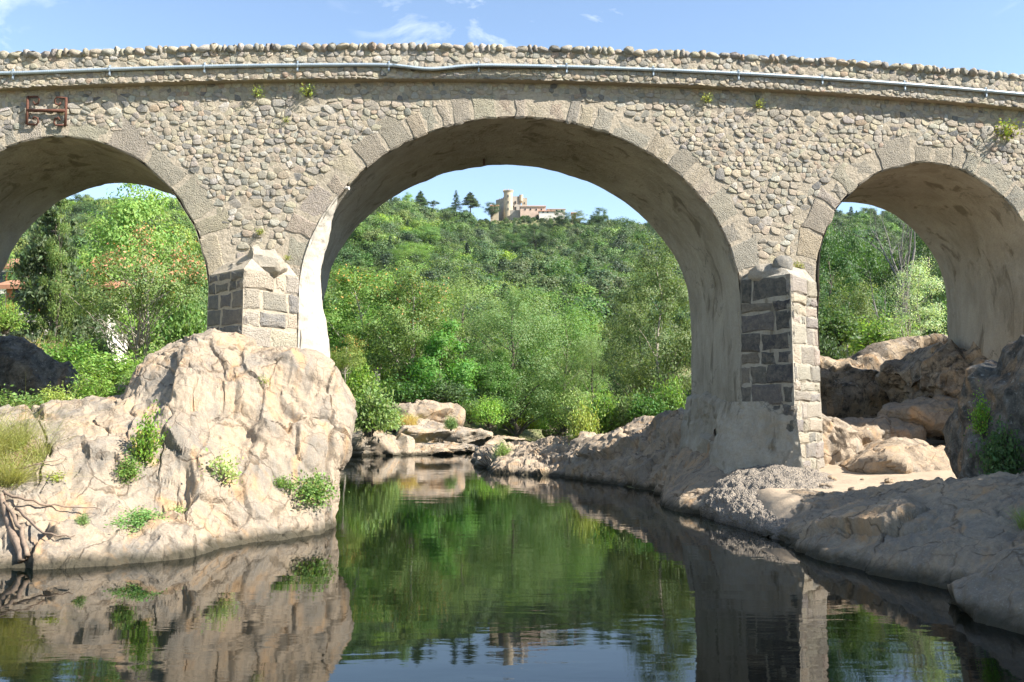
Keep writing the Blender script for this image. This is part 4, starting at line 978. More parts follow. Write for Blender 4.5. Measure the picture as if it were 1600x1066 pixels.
def make_conifer(seed, h=10, r=2.2, leaf=.25, base=(.03, .05, .025), n=9000, droop=.25, low=.16):
    rg = np.random.default_rng(seed); mb = MB(); mb.tube([(0, 0, -.5), (0, 0, h * .5), (0, 0, h)], [.025 * h, .016 * h, .002 * h], 7); C = []
    tiers = 17
    for i in range(tiers):
        zt = h * (low + (.98 - low) * i / (tiers - 1)); rr = r * (1 - i / tiers) ** .85 + .08 * h * .2
        for k in range(rg.integers(6, 9)):
            a = rg.uniform(0, 6.28); l = rr * rg.uniform(.7, 1.15); e = np.array([math.cos(a) * l, math.sin(a) * l, -droop * l + .12 * l]); s0 = np.array([0, 0, zt])
            mb.tube([s0, s0 + e], [.006 * h, .001 * h], 4, False)
            m_ = int(n / tiers / 7 * (.35 + rr / r)); t_ = rg.uniform(.15, 1, m_) ** .7
            C.append(s0 + e * t_[:, None] + rg.normal(size=(m_, 3)) * [.13, .13, .055] * (rr * .9 + .1))
    C = np.concatenate(C); V, F, cc = leaf_cloud(C, leaf, leaf_colors(C, base, rg, .25), rg, .1, .35)
    return mk_mesh('crown', V, F, False, cc), mb.mesh('trunk', True)
for k_ in ('leaf',): pass
def plant(name, meshes, loc, sc, rz, label, cat, group=None, mats=('leaf', 'bark'), names=('crown', 'trunk')):
    e = empty(name, loc, rz); e.scale = sc if hasattr(sc, '__len__') else (sc,) * 3
    for me, nm, mt in zip(meshes, names, mats):
        if me is None: continue
        if not me.materials: me.materials.append(M[mt])
        ob = link(nm, me, None, e)
    tag(e, label, cat, group); return e
def tree_at(name, meshes, h0, w0, px, D, py_top, wpx, label, cat='tree', mats=('leaf', 'bark'), rz=0, zb=None, group=None):
    x = (px - 800) / F_PX * D; z = gz(x, D) if zb is None else zb; top = P(px, py_top, D)[2]; h = top - z; wd = wpx / F_PX * D
    return plant(name, meshes, (x, D, z - .15), (wd / w0, wd / w0, (h + .15) / h0), rz, label, cat, group, mats)

# --- tree kinds
GR = dict(bright=(.085, .155, .022), mid=(.065, .115, .025), olive=(.085, .115, .03), dark=(.035, .065, .02), willow=(.095, .15, .034), yell=(.14, .165, .03), blue=(.055, .11, .025))
A_ = {}
A_['ash'] = make_tree(1, 10, 3.6, 3.9, 6.2, 80, 170, .6, .26, GR['bright'], 'egg')
A_['ash2'] = make_tree(2, 10, 3.4, 4.2, 5.8, 75, 170, .6, .25, GR['mid'], 'egg')
A_['pod'] = make_tree(3, 10, 4.1, 2.6, 7.2, 58, 150, .5, .22, (.075, .115, .025), 'umbrella', .13, (.34, .13, .05), .22, .3, stems=3)
A_['pod2'] = make_tree(4, 10, 3.2, 3.7, 6.2, 60, 165, .6, .24, (.072, .118, .025), 'round', .17, (.26, .14, .04), .06)
A_['ailanthus'] = make_tree(5, 10, 3.2, 4.0, 5.9, 46, 150, .62, .42, GR['blue'], 'egg', .13, aspect=.42)
A_['willow'] = make_tree(6, 10, 3.9, 4.5, 5.4, 120, 170, .62, .21, GR['willow'], 'egg', .2, aspect=.3)
A_['willow2'] = make_tree(7, 10, 3.8, 4.6, 5.2, 110, 170, .66, .22, (.095, .145, .04), 'round', .2, aspect=.3)
A_['alder'] = make_tree(8, 10, 2.9, 4.5, 5.5, 95, 150, .5, .19, (.08, .115, .027), 'egg', .14)
A_['slender'] = make_tree(9, 10, 2.6, 2.1, 7.6, 34, 130, .45, .2, (.10, .13, .03), 'umbrella', .12, (.35, .14, .04), .1)
A_['oak'] = make_tree(10, 10, 4.0, 4.0, 5.8, 90, 170, .6, .24, GR['dark'], 'round', .22)
A_['aspen'] = make_tree(11, 10, 2.6, 4.7, 5.1, 90, 60, .42, .15, (.26, .31, .17), 'egg', .06, stems=6, var=.4, aspect=.8)
A_['cedar'] = make_conifer(12, 10, 3.9, .34, (.05, .08, .03), 22000, .12, .34)
A_['cypress'] = make_tree(13, 10, 1.1, 4.6, 5.2, 60, 130, .3, .17, (.08, .115, .03), 'column', .14)
A_['spruce'] = make_conifer(14, 10, 2.3, .3, (.025, .045, .022), 6000, .3)
A_['pine'] = make_tree(15, 10, 3.4, 2.2, 7.2, 26, 130, .5, .3, (.03, .05, .025), 'umbrella', .2)
# --- trees seen through the left arch
T = tree_at
T('ash_tree', A_['ash2'], 10, 7.0, 22, 66, 408, 95, 'leafy tree half hiding the white gable house', rz=2.0)
T('cedar', A_['cedar'], 10, 7.4, 78, 52, 296, 150, 'dark cedar with a bare lower trunk before the cream house', mats=('leaf', 'bark'))
T('ivy_clad_tree', A_['cypress'], 10, 2.2, 84, 50, 318, 34, 'slim ivy green column tree standing against the cedar')
T('ash_tree', A_['ash'], 10, 7.4, 192, 60, 292, 195, 'bright green ash, tallest under the side arch with the boulder')
T('ash_tree', A_['ash2'], 10, 7.0, 305, 64, 372, 150, 'leafy green tree pressed against the pale pier', rz=1.1)
T('sumac_tree', A_['pod'], 10, 8.0, 205, 46, 368, 215, 'tree dotted with red seed heads and several thin pale stems', mats=('leaf', 'bark_pale'))
T('ash_tree', A_['willow'], 10, 8.0, 285, 56, 470, 110, 'low yellowish green tree under the red seeded one')
# --- through the great arch
T('locust_tree', A_['pod2'], 10, 6.6, 560, 84, 415, 165, 'light green locust with rusty pods beside the sunlit jamb', mats=('leaf', 'bark_pale'))
T('locust_tree', A_['slender'], 10, 5.4, 542, 72, 522, 70, 'thin pale stemmed tree with a flat little crown', mats=('leaf', 'bark_pale'))
T('locust_tree', A_['pod2'], 10, 6.6, 645, 82, 430, 150, 'locust with a dark straight trunk behind the blocky boulder', rz=2)
T('ash_tree', A_['willow2'], 10, 7.8, 728, 92, 425, 150, 'yellowish broad tree behind the locust and the large leaved tree')
T('ailanthus_tree', A_['ailanthus'], 10, 6.6, 692, 79, 508, 110, 'large leaved blue green tree above the far bank boulders')
T('willow_tree', A_['willow'], 10, 8.0, 800, 86, 440, 190, 'big feathery willow filling the middle of the arch')
T('willow_tree', A_['willow2'], 10, 7.8, 880, 90, 462, 170, 'pale willow rising behind the big feathery one', rz=1.7)
T('willow_tree', A_['willow'], 10, 8.0, 925, 84, 520, 120, 'shorter willow sloping down toward the alder', rz=2.9)
T('willow_tree', A_['ash2'], 10, 7.0, 768, 84, 540, 95, 'shady dark trunked tree between the willow and the large leaved tree', rz=.6)
T('alder_tree', A_['alder'], 10, 6.0, 1030, 47, 378, 150, 'tall alder close against the shaded jamb', mats=('leaf', 'bark_pale'))
T('alder_tree', A_['oak'], 10, 8.0, 1000, 52, 500, 105, 'dark dense alder low beside the tall one', rz=.8)
T('alder_tree', A_['alder'], 10, 6.0, 985, 62, 455, 95, 'yellowish alder behind the dark one', rz=2.4)
T('ash_tree', A_['ash'], 10, 7.4, 600, 100, 455, 140, 'green tree in the row behind the two locusts', rz=2.2)
T('ash_tree', A_['ash2'], 10, 7.0, 520, 84, 455, 120, 'green tree peeping past the sunlit jamb', rz=.3)
# --- through the right arch
T('oak_tree', A_['oak'], 10, 8.0, 1300, 60, 350, 150, 'deep green tree next to the lit pier under the side arch', rz=1)
T('oak_tree', A_['oak'], 10, 8.0, 1350, 66, 375, 190, 'broad dark oak behind the bare branched tree', rz=.4)
T('oak_tree', A_['oak'], 10, 8.0, 1460, 62, 360, 190, 'green tree under the haunch of the side arch', rz=2.7)
T('oak_tree', A_['alder'], 10, 6.0, 1330, 54, 440, 120, 'yellow green tree above the dark rock face', rz=1.2)
T('oak_tree', A_['oak'], 10, 8.0, 1480, 50, 410, 70, 'dark narrow tree touching the vault of the side arch', rz=1.9)
T('aspen_sapling', A_['aspen'], 10, 5.2, 1432, 42, 392, 100, 'silvery leaved thicket of thin stems on the rock crest', mats=('leaf', 'bark_pale'), zb=4.3)
# bare branched tree
def bare_tree(seed, h, n1=9):
    rg = np.random.default_rng(seed); mb = MB()
    def grow(p, d, l, r, lev):
        pts = [p]; rad = [r]
        for k in range(4):
            d = d + rg.normal(0, .13, 3) + [0, 0, .04]; d /= np.linalg.norm(d); p = p + d * l / 4; pts.append(p); rad.append(r * (1 - .2 * (k + 1)))
        mb.tube(pts, rad, 6 if lev == 0 else 4, False)
        if lev < 3:
            for k in range(n1 if lev == 0 else 4):
                i = rg.integers(1, 5); dd = rg.normal(size=3); dd[2] = abs(dd[2]) * .6; nd = d * .75 + dd * .55; grow(pts[i], nd / np.linalg.norm(nd), l * rg.uniform(.42, .62), rad[i] * .6, lev + 1)
    grow(np.array([0., 0, -.3]), np.array([.02, 0, 1.]), h * .62, h * .018, 0)
    return mb.mesh('trunk', True)
x_ = (1395 - 800) / F_PX * 50
plant('bare_tree', [bare_tree(21, 17)], (x_, 50, gz(x_, 50)), (1, 1, 1.05), 0, 'grey leafless tree spreading its branches under the side arch', 'tree', None, ('bark_grey',), ('trunk',))
# shade trees above the cliff, outside the picture on the right bank
for i, (x, y, h) in enumerate(((18.5, 6, 11), (19.5, 10, 12), (18.8, 13, 9.5), (17, 2, 11))):
    plant('oak_tree', A_['oak'], (x, y, gz(x, y) - .2), (h / 10 * .95, h / 10 * .95, h / 10), i * 1.3, 'evergreen oak above the cliff outside the view', 'tree', 'oaks above the cliff')

# ------------------------------------------------------------------ hillside wood
HV = []
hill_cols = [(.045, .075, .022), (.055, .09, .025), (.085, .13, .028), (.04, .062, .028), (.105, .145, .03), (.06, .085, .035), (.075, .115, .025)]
hcol = bpy.data.collections.new('hillside_kinds')
for i, c in enumerate(hill_cols):
    cr, tk = make_tree(200 + i, 10, 4.4, 4.6, 5.2, 30, 110, .95, .55, c, ['round', 'egg'][i % 2], .2, aspect=.8, var=.1, fine=False)
    cr.materials.append(M['leaf_hill']); o = bpy.data.objects.new('kind_%02d' % i, cr); hcol.objects.link(o)
cr, tk = make_conifer(220, 11, 2.4, .85, (.03, .05, .025), 1500, .3); cr.materials.append(M['leaf_hill']); o = bpy.data.objects.new('kind_%02d' % len(hill_cols), cr); hcol.objects.link(o)
rg = np.random.default_rng(31)
pts = []; 
yy = 108.
while yy < 500:
    half = .60 * yy + 14; step = 5.2 + (yy - 108) * .004
    for x in np.arange(-half, half, step):
        pts.append((x + rg.normal(0, 1.2), yy + rg.normal(0, 1.2)))
    yy += step * .92
pts = np.array(pts); zz = ground_z(pts[:, 0], pts[:, 1])
ex = np.stack([rg.uniform(-22, 40, 420), rg.uniform(402, 443, 420)], 1); nex = len(ex); pts = np.concatenate([pts, ex]); zz = ground_z(pts[:, 0], pts[:, 1]); keep = np.ones(len(pts), bool)
keep &= ~((np.abs(pts[:, 0] - 9) < 22) & (np.abs(pts[:, 1] - 452) < 9))          # castle court
lr, rr_ = np.interp(pts[:, 1], RIV[:, 0], RIV[:, 1]), np.interp(pts[:, 1], RIV[:, 0], RIV[:, 2]); keep &= ~((pts[:, 0] > lr - 3) & (pts[:, 0] < rr_ + 3) & (pts[:, 1] < 165))
pts, zz = pts[keep], zz[keep]
big_n = vnoise(np.stack([pts[:, 0] * .021, pts[:, 1] * .021, 0 * zz], 1), 40)
kind = np.where(rg.random(len(pts)) < .06, 7, rg.integers(0, 7, len(pts)))
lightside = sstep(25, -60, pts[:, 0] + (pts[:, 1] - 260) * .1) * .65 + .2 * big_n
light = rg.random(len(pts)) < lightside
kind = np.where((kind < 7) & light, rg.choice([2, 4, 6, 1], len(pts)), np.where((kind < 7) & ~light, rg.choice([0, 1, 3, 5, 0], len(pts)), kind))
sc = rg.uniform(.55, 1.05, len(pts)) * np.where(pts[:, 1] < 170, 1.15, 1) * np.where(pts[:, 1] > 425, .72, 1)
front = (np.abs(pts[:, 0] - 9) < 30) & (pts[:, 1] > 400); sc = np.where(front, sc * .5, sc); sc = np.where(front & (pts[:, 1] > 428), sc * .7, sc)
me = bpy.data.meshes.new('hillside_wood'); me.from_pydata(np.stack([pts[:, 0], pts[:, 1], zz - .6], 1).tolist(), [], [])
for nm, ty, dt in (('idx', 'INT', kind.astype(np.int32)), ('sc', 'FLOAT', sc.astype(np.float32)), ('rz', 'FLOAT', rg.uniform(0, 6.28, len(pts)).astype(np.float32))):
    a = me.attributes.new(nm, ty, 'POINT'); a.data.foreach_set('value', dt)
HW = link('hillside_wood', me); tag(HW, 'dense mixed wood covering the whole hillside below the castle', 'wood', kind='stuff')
ng = bpy.data.node_groups.new('scatter_wood', 'GeometryNodeTree')
ng.interface.new_socket('Geometry', in_out='INPUT', socket_type='NodeSocketGeometry'); ng.interface.new_socket('Geometry', in_out='OUTPUT', socket_type='NodeSocketGeometry')
gi = ng.nodes.new('NodeGroupInput'); go = ng.nodes.new('NodeGroupOutput'); iop = ng.nodes.new('GeometryNodeInstanceOnPoints'); ci = ng.nodes.new('GeometryNodeCollectionInfo')
ci.inputs['Collection'].default_value = hcol; ci.inputs['Separate Children'].default_value = True; ci.inputs['Reset Children'].default_value = True
def att(nm, ty):
    q = ng.nodes.new('GeometryNodeInputNamedAttribute'); q.data_type = ty; q.inputs['Name'].default_value = nm; return q.outputs['Attribute']
cb = ng.nodes.new('ShaderNodeCombineXYZ')
ng.links.new(att('rz', 'FLOAT'), cb.inputs['Z']); ng.links.new(gi.outputs[0], iop.inputs['Points']); ng.links.new(ci.outputs[0], iop.inputs['Instance'])
iop.inputs['Pick Instance'].default_value = True; ng.links.new(att('idx', 'INT'), iop.inputs['Instance Index']); ng.links.new(att('sc', 'FLOAT'), iop.inputs['Scale'])
e2r = ng.nodes.new('FunctionNodeEulerToRotation'); ng.links.new(cb.outputs[0], e2r.inputs[0]); ng.links.new(e2r.outputs[0], iop.inputs['Rotation'])
ng.links.new(iop.outputs[0], go.inputs[0])
md = HW.modifiers.new('scatter', 'NODES'); md.node_group = ng
# trees of the hillside that stand out one by one
def hill_tree(name, key, h0, w0, px, D, py_top, hpx, wpx, label, rz=0):
    x = (px - 800) / F_PX * D; top = P(px, py_top, D)[2]; h = hpx / F_PX * D; wd = wpx / F_PX * D
    plant(name, A_[key], (x, D, top - h), (wd / w0, wd / w0, h / h0), rz, label, 'tree')
hill_tree('cedar', 'spruce', 10, 4.8, 711, 440, 297, 36, 20, 'pointed dark conifer on the skyline, first of two beside the castle')
hill_tree('cedar', 'cedar', 10, 7.4, 734, 440, 300, 34, 28, 'spreading dark cedar on the skyline, the one closer to the castle')
hill_tree('cedar', 'cedar', 10, 7.4, 655, 430, 298, 34, 22, 'dark cedar on the skyline above the bright hillside trees')
hill_tree('pine_tree', 'pine', 10, 7, 675, 432, 312, 24, 22, 'little dark pine between the skyline cedars')
hill_tree('round_tree', 'ash', 10, 7.4, 633, 415, 303, 44, 30, 'bright rounded tree on the ridge at the arch edge')
hill_tree('round_tree', 'oak', 10, 8, 768, 444, 316, 26, 24, 'dark round tree hugging the castle wall')
hill_tree('round_tree', 'oak', 10, 8, 878, 425, 329, 30, 30, 'dark round tree at the end of the farm row')
hill_tree('round_tree', 'alder', 10, 6, 905, 440, 329, 24, 24, 'green bushy tree on the ridge past the farm row', 1)
hill_tree('round_tree', 'oak', 10, 8, 938, 440, 325, 30, 28, 'tallest leafy tree on the ridge beyond the farms', 2)
hill_tree('spruce_tree', 'spruce', 10, 4.8, 938, 190, 436, 52, 30, 'lone dark spruce low on the slope')
hill_tree('spruce_tree', 'spruce', 10, 4.8, 970, 200, 448, 46, 26, 'second smaller spruce on the slope near the alder')
hill_tree('round_tree', 'oak', 10, 8, 800, 330, 366, 40, 46, 'very dark round oak in the middle of the slope', 1)
hill_tree('round_tree', 'oak', 10, 8, 835, 345, 352, 38, 46, 'very dark oak higher on the slope below the farms', 2)
hill_tree('round_tree', 'ash', 10, 7.4, 660, 330, 352, 40, 60, 'brightest green tree on the left of the slope', 1)
hill_tree('round_tree', 'willow2', 10, 7.8, 640, 280, 378, 46, 70, 'yellow green tree in a sunlit clearing of the slope', 1)
hill_tree('round_tree', 'willow', 10, 8, 945, 255, 418, 34, 60, 'lime green tree shining among dark oaks near the alder', 1)

# ------------------------------------------------------------------ bushes and herbs
from mathutils.bvhtree import BVHTree
_bvh = {}
bpy.context.view_layer.update()
def on(obj, px, py):
    if obj.name not in _bvh:
        me = obj.data; mw = obj.matrix_world; _bvh[obj.name] = BVHTree.FromPolygons([mw @ v.co for v in me.vertices], [tuple(q.vertices) for q in me.polygons])
    d = Vector(ray(px, py)).normalized(); hit = _bvh[obj.name].ray_cast(Vector((0, 0, EYE)), d)
    return hit[0], hit[1]
def make_bush(seed, r=1, h=1, n=1600, leaf=.12, base=(.07, .12, .025), clumps=26, rc=.2, aspect=.6, up=.5, tips=None, tip_amt=0):
    rg = np.random.default_rng(seed); mb = MB(); C = []
    for k in range(clumps):
        a = rg.uniform(0, 6.28); q = rg.uniform(0, 1) ** .6; t_ = np.array([math.cos(a) * q * r, math.sin(a) * q * r, h * rg.uniform(.25, 1) * (1 - .45 * q * q)])
        mb.tube([(rg.normal(0, .06) * r, rg.normal(0, .06) * r, -.15 * h), t_ * [.45, .45, .6], t_], [.022 * h, .014 * h, .004 * h], 4, False)
        m_ = int(n / clumps); s_ = rg.uniform(.2, 1, m_)[:, None] ** .5; C.append(t_ * s_ * [1, 1, 1] + rg.normal(size=(m_, 3)) * rc * [r, r, h * .8])
    C = np.concatenate(C); C = C[C[:, 2] > -.05]; V, F, cc = leaf_cloud(C, leaf, leaf_colors(C, base, rg, .25, tips, tip_amt), rg, up, aspect)
    return mk_mesh('foliage', V, F, False, cc), mb.mesh('stem', True)
def make_blades(seed, n=160, h=1, spread=.6, wd=.02, base=(.16, .17, .05), bend=.5, fan=.5):
    rg = np.random.default_rng(seed); V = []; F = []; Cc = []
    for k in range(n):
        a = rg.uniform(0, 6.28); r0 = spread * rg.uniform(0, .45) ; o_ = np.array([math.cos(a) * r0, math.sin(a) * r0, -.05]); hh = h * rg.uniform(.5, 1.05)
        d = np.array([rg.normal(0, fan), rg.normal(0, fan), 1.]); sd = np.array([rg.normal(), rg.normal(), 0]); sd /= np.linalg.norm(sd); i = len(V); c = np.array(base) * rg.uniform(.65, 1.35)
        for s in (0, .35, .7, 1):
            p = o_ + d * hh * s + np.array([d[0], d[1], -.5]) * bend * hh * s * s; w_ = wd * (1 - s * .85)
            V += [p - sd * w_, p + sd * w_]; Cc += [c, c]
        F += [(i + 2 * q, i + 2 * q + 1, i + 2 * q + 3, i + 2 * q + 2) for q in range(3)]
    return mk_mesh('blades', V, F, False, np.array(Cc))
B_ = {}
B_['ivy'] = make_bush(401, .5, .9, 1300, .085, (.085, .145, .03), 26, .24, .7, tips=(.2, .17, .06), tip_amt=.06)
B_['fresh'] = make_bush(402, .6, .6, 1800, .08, (.075, .14, .028), 34, .24, .65, tips=(.18, .16, .05), tip_amt=.05)
B_['pale'] = make_bush(403, .5, .6, 420, .10, (.17, .22, .07), 22, .26, .6)
B_['shrub'] = make_bush(404, 1, 1.2, 3800, .13, (.085, .14, .032), 60, .2, .5)
B_['willowy'] = make_bush(405, 1, 1.4, 4200, .13, (.115, .17, .045), 60, .2, .35)
B_['yellow'] = make_bush(406, 1, 1.1, 3200, .13, (.17, .21, .03), 50, .2, .5)
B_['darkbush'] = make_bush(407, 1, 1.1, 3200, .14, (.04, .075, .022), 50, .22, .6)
B_['tuft'] = make_bush(408, .2, .26, 240, .055, (.15, .17, .04), 14, .3, .5)
B_['broom'] = (make_blades(409, 520, 1.5, .8, .009, (.17, .17, .055), .5, .6), make_bush(421, .7, 1.2, 900, .07, (.13, .15, .04), 40, .3, .3)[0])
B_['grass'] = (make_blades(410, 420, .7, .7, .012, (.13, .18, .045), .5, .4), None)
B_['reed'] = (make_blades(411, 900, 1.3, 1.6, .018, (.13, .20, .045), .3, .25), None)
B_['drygrass'] = (make_blades(412, 420, .6, .9, .010, (.30, .24, .11), .6, .5), None)
def bush(name, key, loc, sc, label, rz=0, cat='shrub', tilt=(0, 0)):
    e = plant(name, B_[key], loc, sc, rz, label, cat, None, ('leaf', 'leaf' if key == 'broom' else 'bark'), ('foliage' if B_[key][1] and key != 'broom' else 'blades', 'sprigs' if key == 'broom' else 'stem')); e.rotation_euler = (tilt[0], tilt[1], rz); return e
# in the cracks of the pale outcrop
for nm, key, px, py, sc, lab, tl in [
 ('climbing_shrub', 'ivy', 222, 722, (.62, .62, 1.15), 'tall leafy climber growing up a crack of the outcrop', (.25, 0)),
 ('climbing_shrub', 'ivy', 205, 745, (.5, .5, .5), 'low green sprig at the foot of the tall climber', (.3, -.3)),
 ('small_shrub', 'pale', 345, 752, (.85, .7, 1.0), 'sparse pale green shrub in the middle of the outcrop', (.3, 0)),
 ('small_shrub', 'fresh', 484, 778, (.92, .8, .95), 'dense bright green bush overhanging the water from the outcrop', (.35, .2)),
 ('small_shrub', 'fresh', 440, 762, (.4, .4, .45), 'small green sprig left of the overhanging bush', (.4, 0)),
 ('small_shrub', 'fresh', 215, 815, (.75, .5, .35), 'flat green herb near the waterline of the outcrop', (.5, 0)),
 ('small_shrub', 'ivy', 130, 818, (.25, .25, .22), 'tiny green sprig between dry branches on the outcrop', (.3, 0)),
 ('small_shrub', 'tuft', 85, 750, (1.2, 1.2, .8), 'little yellow green tuft beside the broom', (.3, 0)),
 ('small_shrub', 'tuft', 418, 600, (.9, .9, .9), 'tuft of grass in the vertical crack of the outcrop', (.3, 0)),
 ('small_shrub', 'pale', 280, 800, (.35, .35, .3), 'faint sprig above the bulging waterline rock', (.3, 0))]:
    h_, n_ = on(lo, px, py)
    if h_ is not None: bush(nm, key, h_ - n_ * .05, sc, lab, random.uniform(0, 6), 'plant', tl)
for px, py, key, sc, lab in [(12, 755, 'broom', (.7, .7, .75), 'big yellow green broom bush hanging over the bank edge'), (60, 722, 'broom', (.55, .55, .6), 'second broom bush spilling toward the outcrop'), (-20, 715, 'broom', (.8, .8, .8), 'broom bush cut off by the picture edge'), (30, 700, 'broom', (.5, .5, .65), 'upright broom stems above the big broom bush')]:
    h_, n_ = on(lo, px, py)
    if h_ is not None: bush('broom_bush', key, h_ - n_ * .05, sc, lab, random.uniform(0, 6), 'shrub', (.35, .1))
for px, py, D, key, sc, lab in [(20, 640, 23, 'shrub', (.9, .8, .7), 'bright herb thicket on top of the bank by the dark boulder'), (90, 622, 24, 'yellow', (.5, .5, .55), 'yellowish weed beside the dark boulder'), (150, 618, 25, 'willowy', (.75, .7, .75), 'grey green weeds between dark boulder and outcrop crest'), (120, 632, 24, 'pale', (.9, .9, .9), 'thin straggling weeds on the bank crest')]:
    q = P(px, py, D); bush('weed_thicket', key, (q[0], q[1], q[2] - .35), sc, lab, random.uniform(0, 6), 'plant')
# dry roots and branches low on the left
rg_ = np.random.default_rng(77)
def branch_on(pix, r0, r1, lab, name='dead_branch', off=.06):
    pts_ = []
    for px, py in pix:
        h_, n_ = on(lo, px, py)
        if h_ is not None: pts_.append(np.array(h_ + n_ * off))
    if len(pts_) < 2: return
    A__ = catmull(np.array(pts_), 14); A__ += rg_.normal(0, .012, A__.shape); mb = MB(); mb.tube(A__, np.linspace(r0, r1, 14), 7)
    tag(mb.build(name, M['straw'], None, True), lab, 'branch')
branch_on([(5, 780), (15, 812), (24, 845), (38, 880)], .055, .075, 'thick grey root running down into the water', 'tree_root')
branch_on([(12, 788), (32, 828), (46, 872)], .028, .045, 'thinner root beside the thick grey root', 'tree_root')
branch_on([(8, 776), (45, 790), (95, 800), (155, 803)], .03, .008, 'long dry branch lying across the outcrop, the upper one', off=.12)
branch_on([(30, 800), (55, 830), (85, 836), (112, 842)], .028, .01, 'short dry branch lying across the outcrop, the lower one', off=.1)
branch_on([(20, 745), (60, 735), (105, 722)], .02, .006, 'thin twig under the broom bush', off=.15)
# on the bridge
for x, z, y, s, lab in [(-7.0, 11.30, -.05, 1.1, 'yellow green tuft on the bridge wall above the wide rubble'), (-5.65, 11.36, -.05, 1.15, 'grass tuft on the bridge wall nearest the crown of the great arch'), (5.5, 11.5, -.05, .9, 'green tuft under the parapet past the great arch crown'), (7.0, 11.4, -.05, .9, 'green tuft under the parapet above the right-hand pier'), (14.6, 10.85, -.1, 2.0, 'dark straggling plant hanging below the parapet at the bridge end'), (-6.2, 10.55, -.02, .55, 'tiny weed in the rubble beneath the tuft pair'), (6.05, 12.25, -.2, .6, 'tiny weed on the parapet face above the pipe'), (8.15, 6.75, -.1, .9, 'grass tuft on the ledge of the dark cutwater'), (7.1, 6.55, -.6, .55, 'small green weed on the cap of the dark cutwater'), (-6.05, 6.75, -.15, .5, 'small weed on the cap of the pale cutwater'), (-6.8, 7.45, -.03, .6, 'weed in the rubble above the pale cutwater')]:
    w_ = BR.matrix_world @ Vector((x, y, z - .1 * s)); bush('wall_tuft', 'tuft', w_, s, lab, random.uniform(0, 6), 'plant', (.5, 0))
# far bank and spit
for px, py_b, D, key, wpx, hpx, lab in [
 (578, 668, 57, 'shrub', 95, 82, 'round grey green bush beside the outcrop on the far bank'), (600, 668, 60, 'willowy', 70, 45, 'lower bush in front of the round one'),
 (638, 660, 66, 'drygrass', 60, 28, 'dry yellowish grass between far bank boulders'), (705, 668, 64, 'shrub', 24, 22, 'single small bush on the sandy slope'),
 (735, 655, 80, 'shrub', 60, 40, 'herbs under the trees at the far pool end'), (765, 660, 78, 'willowy', 60, 46, 'bushes beneath the big feathery willow'), (812, 668, 88, 'yellow', 70, 30, 'bright grassy clump behind the upper pool'),
 (840, 668, 90, 'reed', 60, 34, 'reeds lining the upper pool'), (800, 668, 92, 'reed', 70, 26, 'second stand of reeds by the upper pool'), (880, 665, 84, 'willowy', 70, 60, 'greyish willow scrub behind the spit'), (850, 650, 95, 'shrub', 80, 60, 'green scrub at the back of the upper pool'),
 (912, 694, 42.5, 'yellow', 62, 72, 'yellow green bush rooted in the spit rocks'), (945, 680, 44, 'shrub', 95, 78, 'broad green bush topping the rocky spit'), (985, 668, 43, 'shrub', 60, 66, 'bush between the spit and the alder'), (905, 660, 60, 'willowy', 70, 60, 'feathery scrub behind the yellow green bush'),
 (785, 718, 44.2, 'willowy', 34, 34, 'small olive bush at the tip of the spit'), (1018, 702, 34.6, 'fresh', 28, 26, 'leafy plant on the shaded side of the spit'), (975, 716, 36, 'grass', 18, 40, 'thin yellow grass stalks on the shaded spit'), (1010, 655, 42, 'darkbush', 70, 50, 'dark undergrowth at the alder foot'), (1045, 650, 44, 'shrub', 60, 70, 'leafy undergrowth by the shaded jamb'),
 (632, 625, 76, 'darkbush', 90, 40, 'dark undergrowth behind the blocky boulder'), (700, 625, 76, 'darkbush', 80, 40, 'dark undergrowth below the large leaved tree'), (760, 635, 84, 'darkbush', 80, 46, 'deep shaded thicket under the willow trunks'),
 (560, 620, 74, 'shrub', 70, 60, 'shrub behind the round grey green bush')]:
    x = (px - 800) / F_PX * D; zb = P(px, py_b, D)[2]; r_ = wpx / F_PX * D / 2; hh = hpx / F_PX * D
    w0 = {'fresh': .75, 'reed': 1.2, 'drygrass': .8, 'grass': .5}.get(key, 1.15); h0 = {'fresh': .7, 'reed': 1.2, 'drygrass': .6, 'grass': .7, 'willowy': 1.5}.get(key, 1.3)
    bush('riverside_bush', key, (x, D, zb - .1), (r_ / w0, r_ / w0, hh / h0), lab, random.uniform(0, 6), 'bush')
# left bank under the side arch
for px, py_b, D, key, wpx, hpx, lab in [
 (5, 508, 38, 'willowy', 70, 52, 'pale green bush at the edge of the side arch'), (60, 560, 44, 'drygrass', 130, 60, 'dry brown grassy slope below the cream house'), (110, 575, 42, 'shrub', 110, 55, 'green thicket below the cedar'), (150, 560, 46, 'darkbush', 70, 45, 'dark shrub in front of the cream house'),
 (170, 590, 38, 'shrub', 130, 50, 'leafy thicket at the feet of the pale stems'), (265, 592, 40, 'willowy', 110, 70, 'bushes between pale stems and pier'), (290, 560, 46, 'shrub', 110, 110, 'tall shrub against the pale pier'), (215, 600, 34, 'willowy', 60, 40, 'low herbs behind the outcrop crest'), (40, 620, 34, 'shrub', 80, 30, 'ground herbs before the dark boulder')]:
    x = (px - 800) / F_PX * D; zb = P(px, py_b, D)[2]; r_ = wpx / F_PX * D / 2; hh = hpx / F_PX * D
    w0 = {'drygrass': .8}.get(key, 1.15); h0 = {'drygrass': .6, 'willowy': 1.5}.get(key, 1.3)
    bush('bank_bush', key, (x, D, zb - .2), (r_ / w0, r_ / w0, hh / h0), lab, random.uniform(0, 6), 'bush')
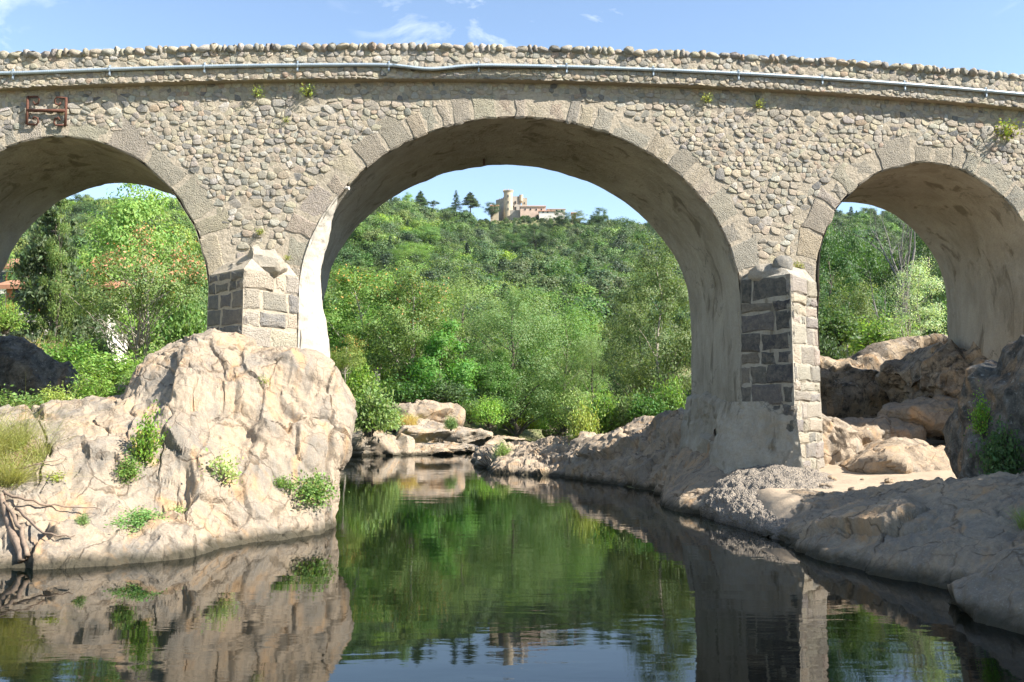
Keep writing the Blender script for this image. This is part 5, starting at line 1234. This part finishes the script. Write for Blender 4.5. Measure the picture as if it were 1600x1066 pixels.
# right bank
for px, py_b, D, key, wpx, hpx, lab in [
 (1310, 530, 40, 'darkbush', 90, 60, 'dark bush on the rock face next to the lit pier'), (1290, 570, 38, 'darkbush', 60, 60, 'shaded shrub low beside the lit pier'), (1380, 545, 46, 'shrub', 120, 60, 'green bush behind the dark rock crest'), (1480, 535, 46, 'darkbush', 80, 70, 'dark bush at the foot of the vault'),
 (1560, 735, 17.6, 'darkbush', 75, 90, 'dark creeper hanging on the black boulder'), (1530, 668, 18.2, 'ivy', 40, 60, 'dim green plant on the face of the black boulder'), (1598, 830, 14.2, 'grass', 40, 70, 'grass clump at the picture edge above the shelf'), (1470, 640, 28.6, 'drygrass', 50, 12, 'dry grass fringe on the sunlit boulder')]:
    x = (px - 800) / F_PX * D; zb = P(px, py_b, D)[2]; r_ = wpx / F_PX * D / 2; hh = hpx / F_PX * D
    w0 = {'grass': .5, 'drygrass': .8, 'ivy': .6}.get(key, 1.15); h0 = {'grass': .7, 'drygrass': .6, 'ivy': 1.}.get(key, 1.3)
    bush('bank_bush', key, (x, D, zb - .1), (r_ / w0, r_ / w0, hh / h0), lab, random.uniform(0, 6), 'bush')

# loose stones on the sand and along the shelf
rg = random.Random(44); PB = [blob('loose_stone', (0, 0, 0), (1, .8, .55), M['granite_grey'], 500 + i, 12, 0, big=.12, mid=.1, small=.05, blocky=.25, crack=.0) for i in range(4)]
sf = bpy.data.objects['sand_flat']; bpy.context.view_layer.update(); spots = []
for k in range(60):
    px, py = rg.uniform(1245, 1480), rg.uniform(748, 800); h_, n_ = on(sf, px, py)
    if h_ is not None and h_.z > .4: spots.append(h_)
for k, h_ in enumerate(spots[:26]):
    ob = PB[k] if k < 4 else link('loose_stone', PB[k % 4].data); r_ = rg.choice([.05, .06, .08, .1, .16])
    ob.location = h_ + Vector((0, 0, r_ * .2)); ob.scale = (r_, r_, r_ * rg.uniform(.7, 1.1)); ob.rotation_euler = (0, 0, rg.uniform(0, 6)); tag(ob, 'small loose stone lying on the sand by the gravel apron', 'stone', 'loose stones on the sand')
# ------------------------------------------------------------------ the air of the valley
hm = bpy.data.materials.new('valley_air'); hm.use_nodes = True; ht = hm.node_tree; ht.nodes.clear()
ho = ht.nodes.new('ShaderNodeOutputMaterial'); hv = ht.nodes.new('ShaderNodeVolumePrincipled'); ht.links.new(hv.outputs[0], ho.inputs['Volume'])
hv.inputs['Color'].default_value = (.75, .87, 1, 1); hv.inputs['Density'].default_value = .00005; hv.inputs['Anisotropy'].default_value = .3
mb = MB(); mb.box((-506, -66, -4), (506, 706, 134)); tag(mb.build('haze', hm), 'faint summer haze filling the whole valley', 'haze', kind='stuff')
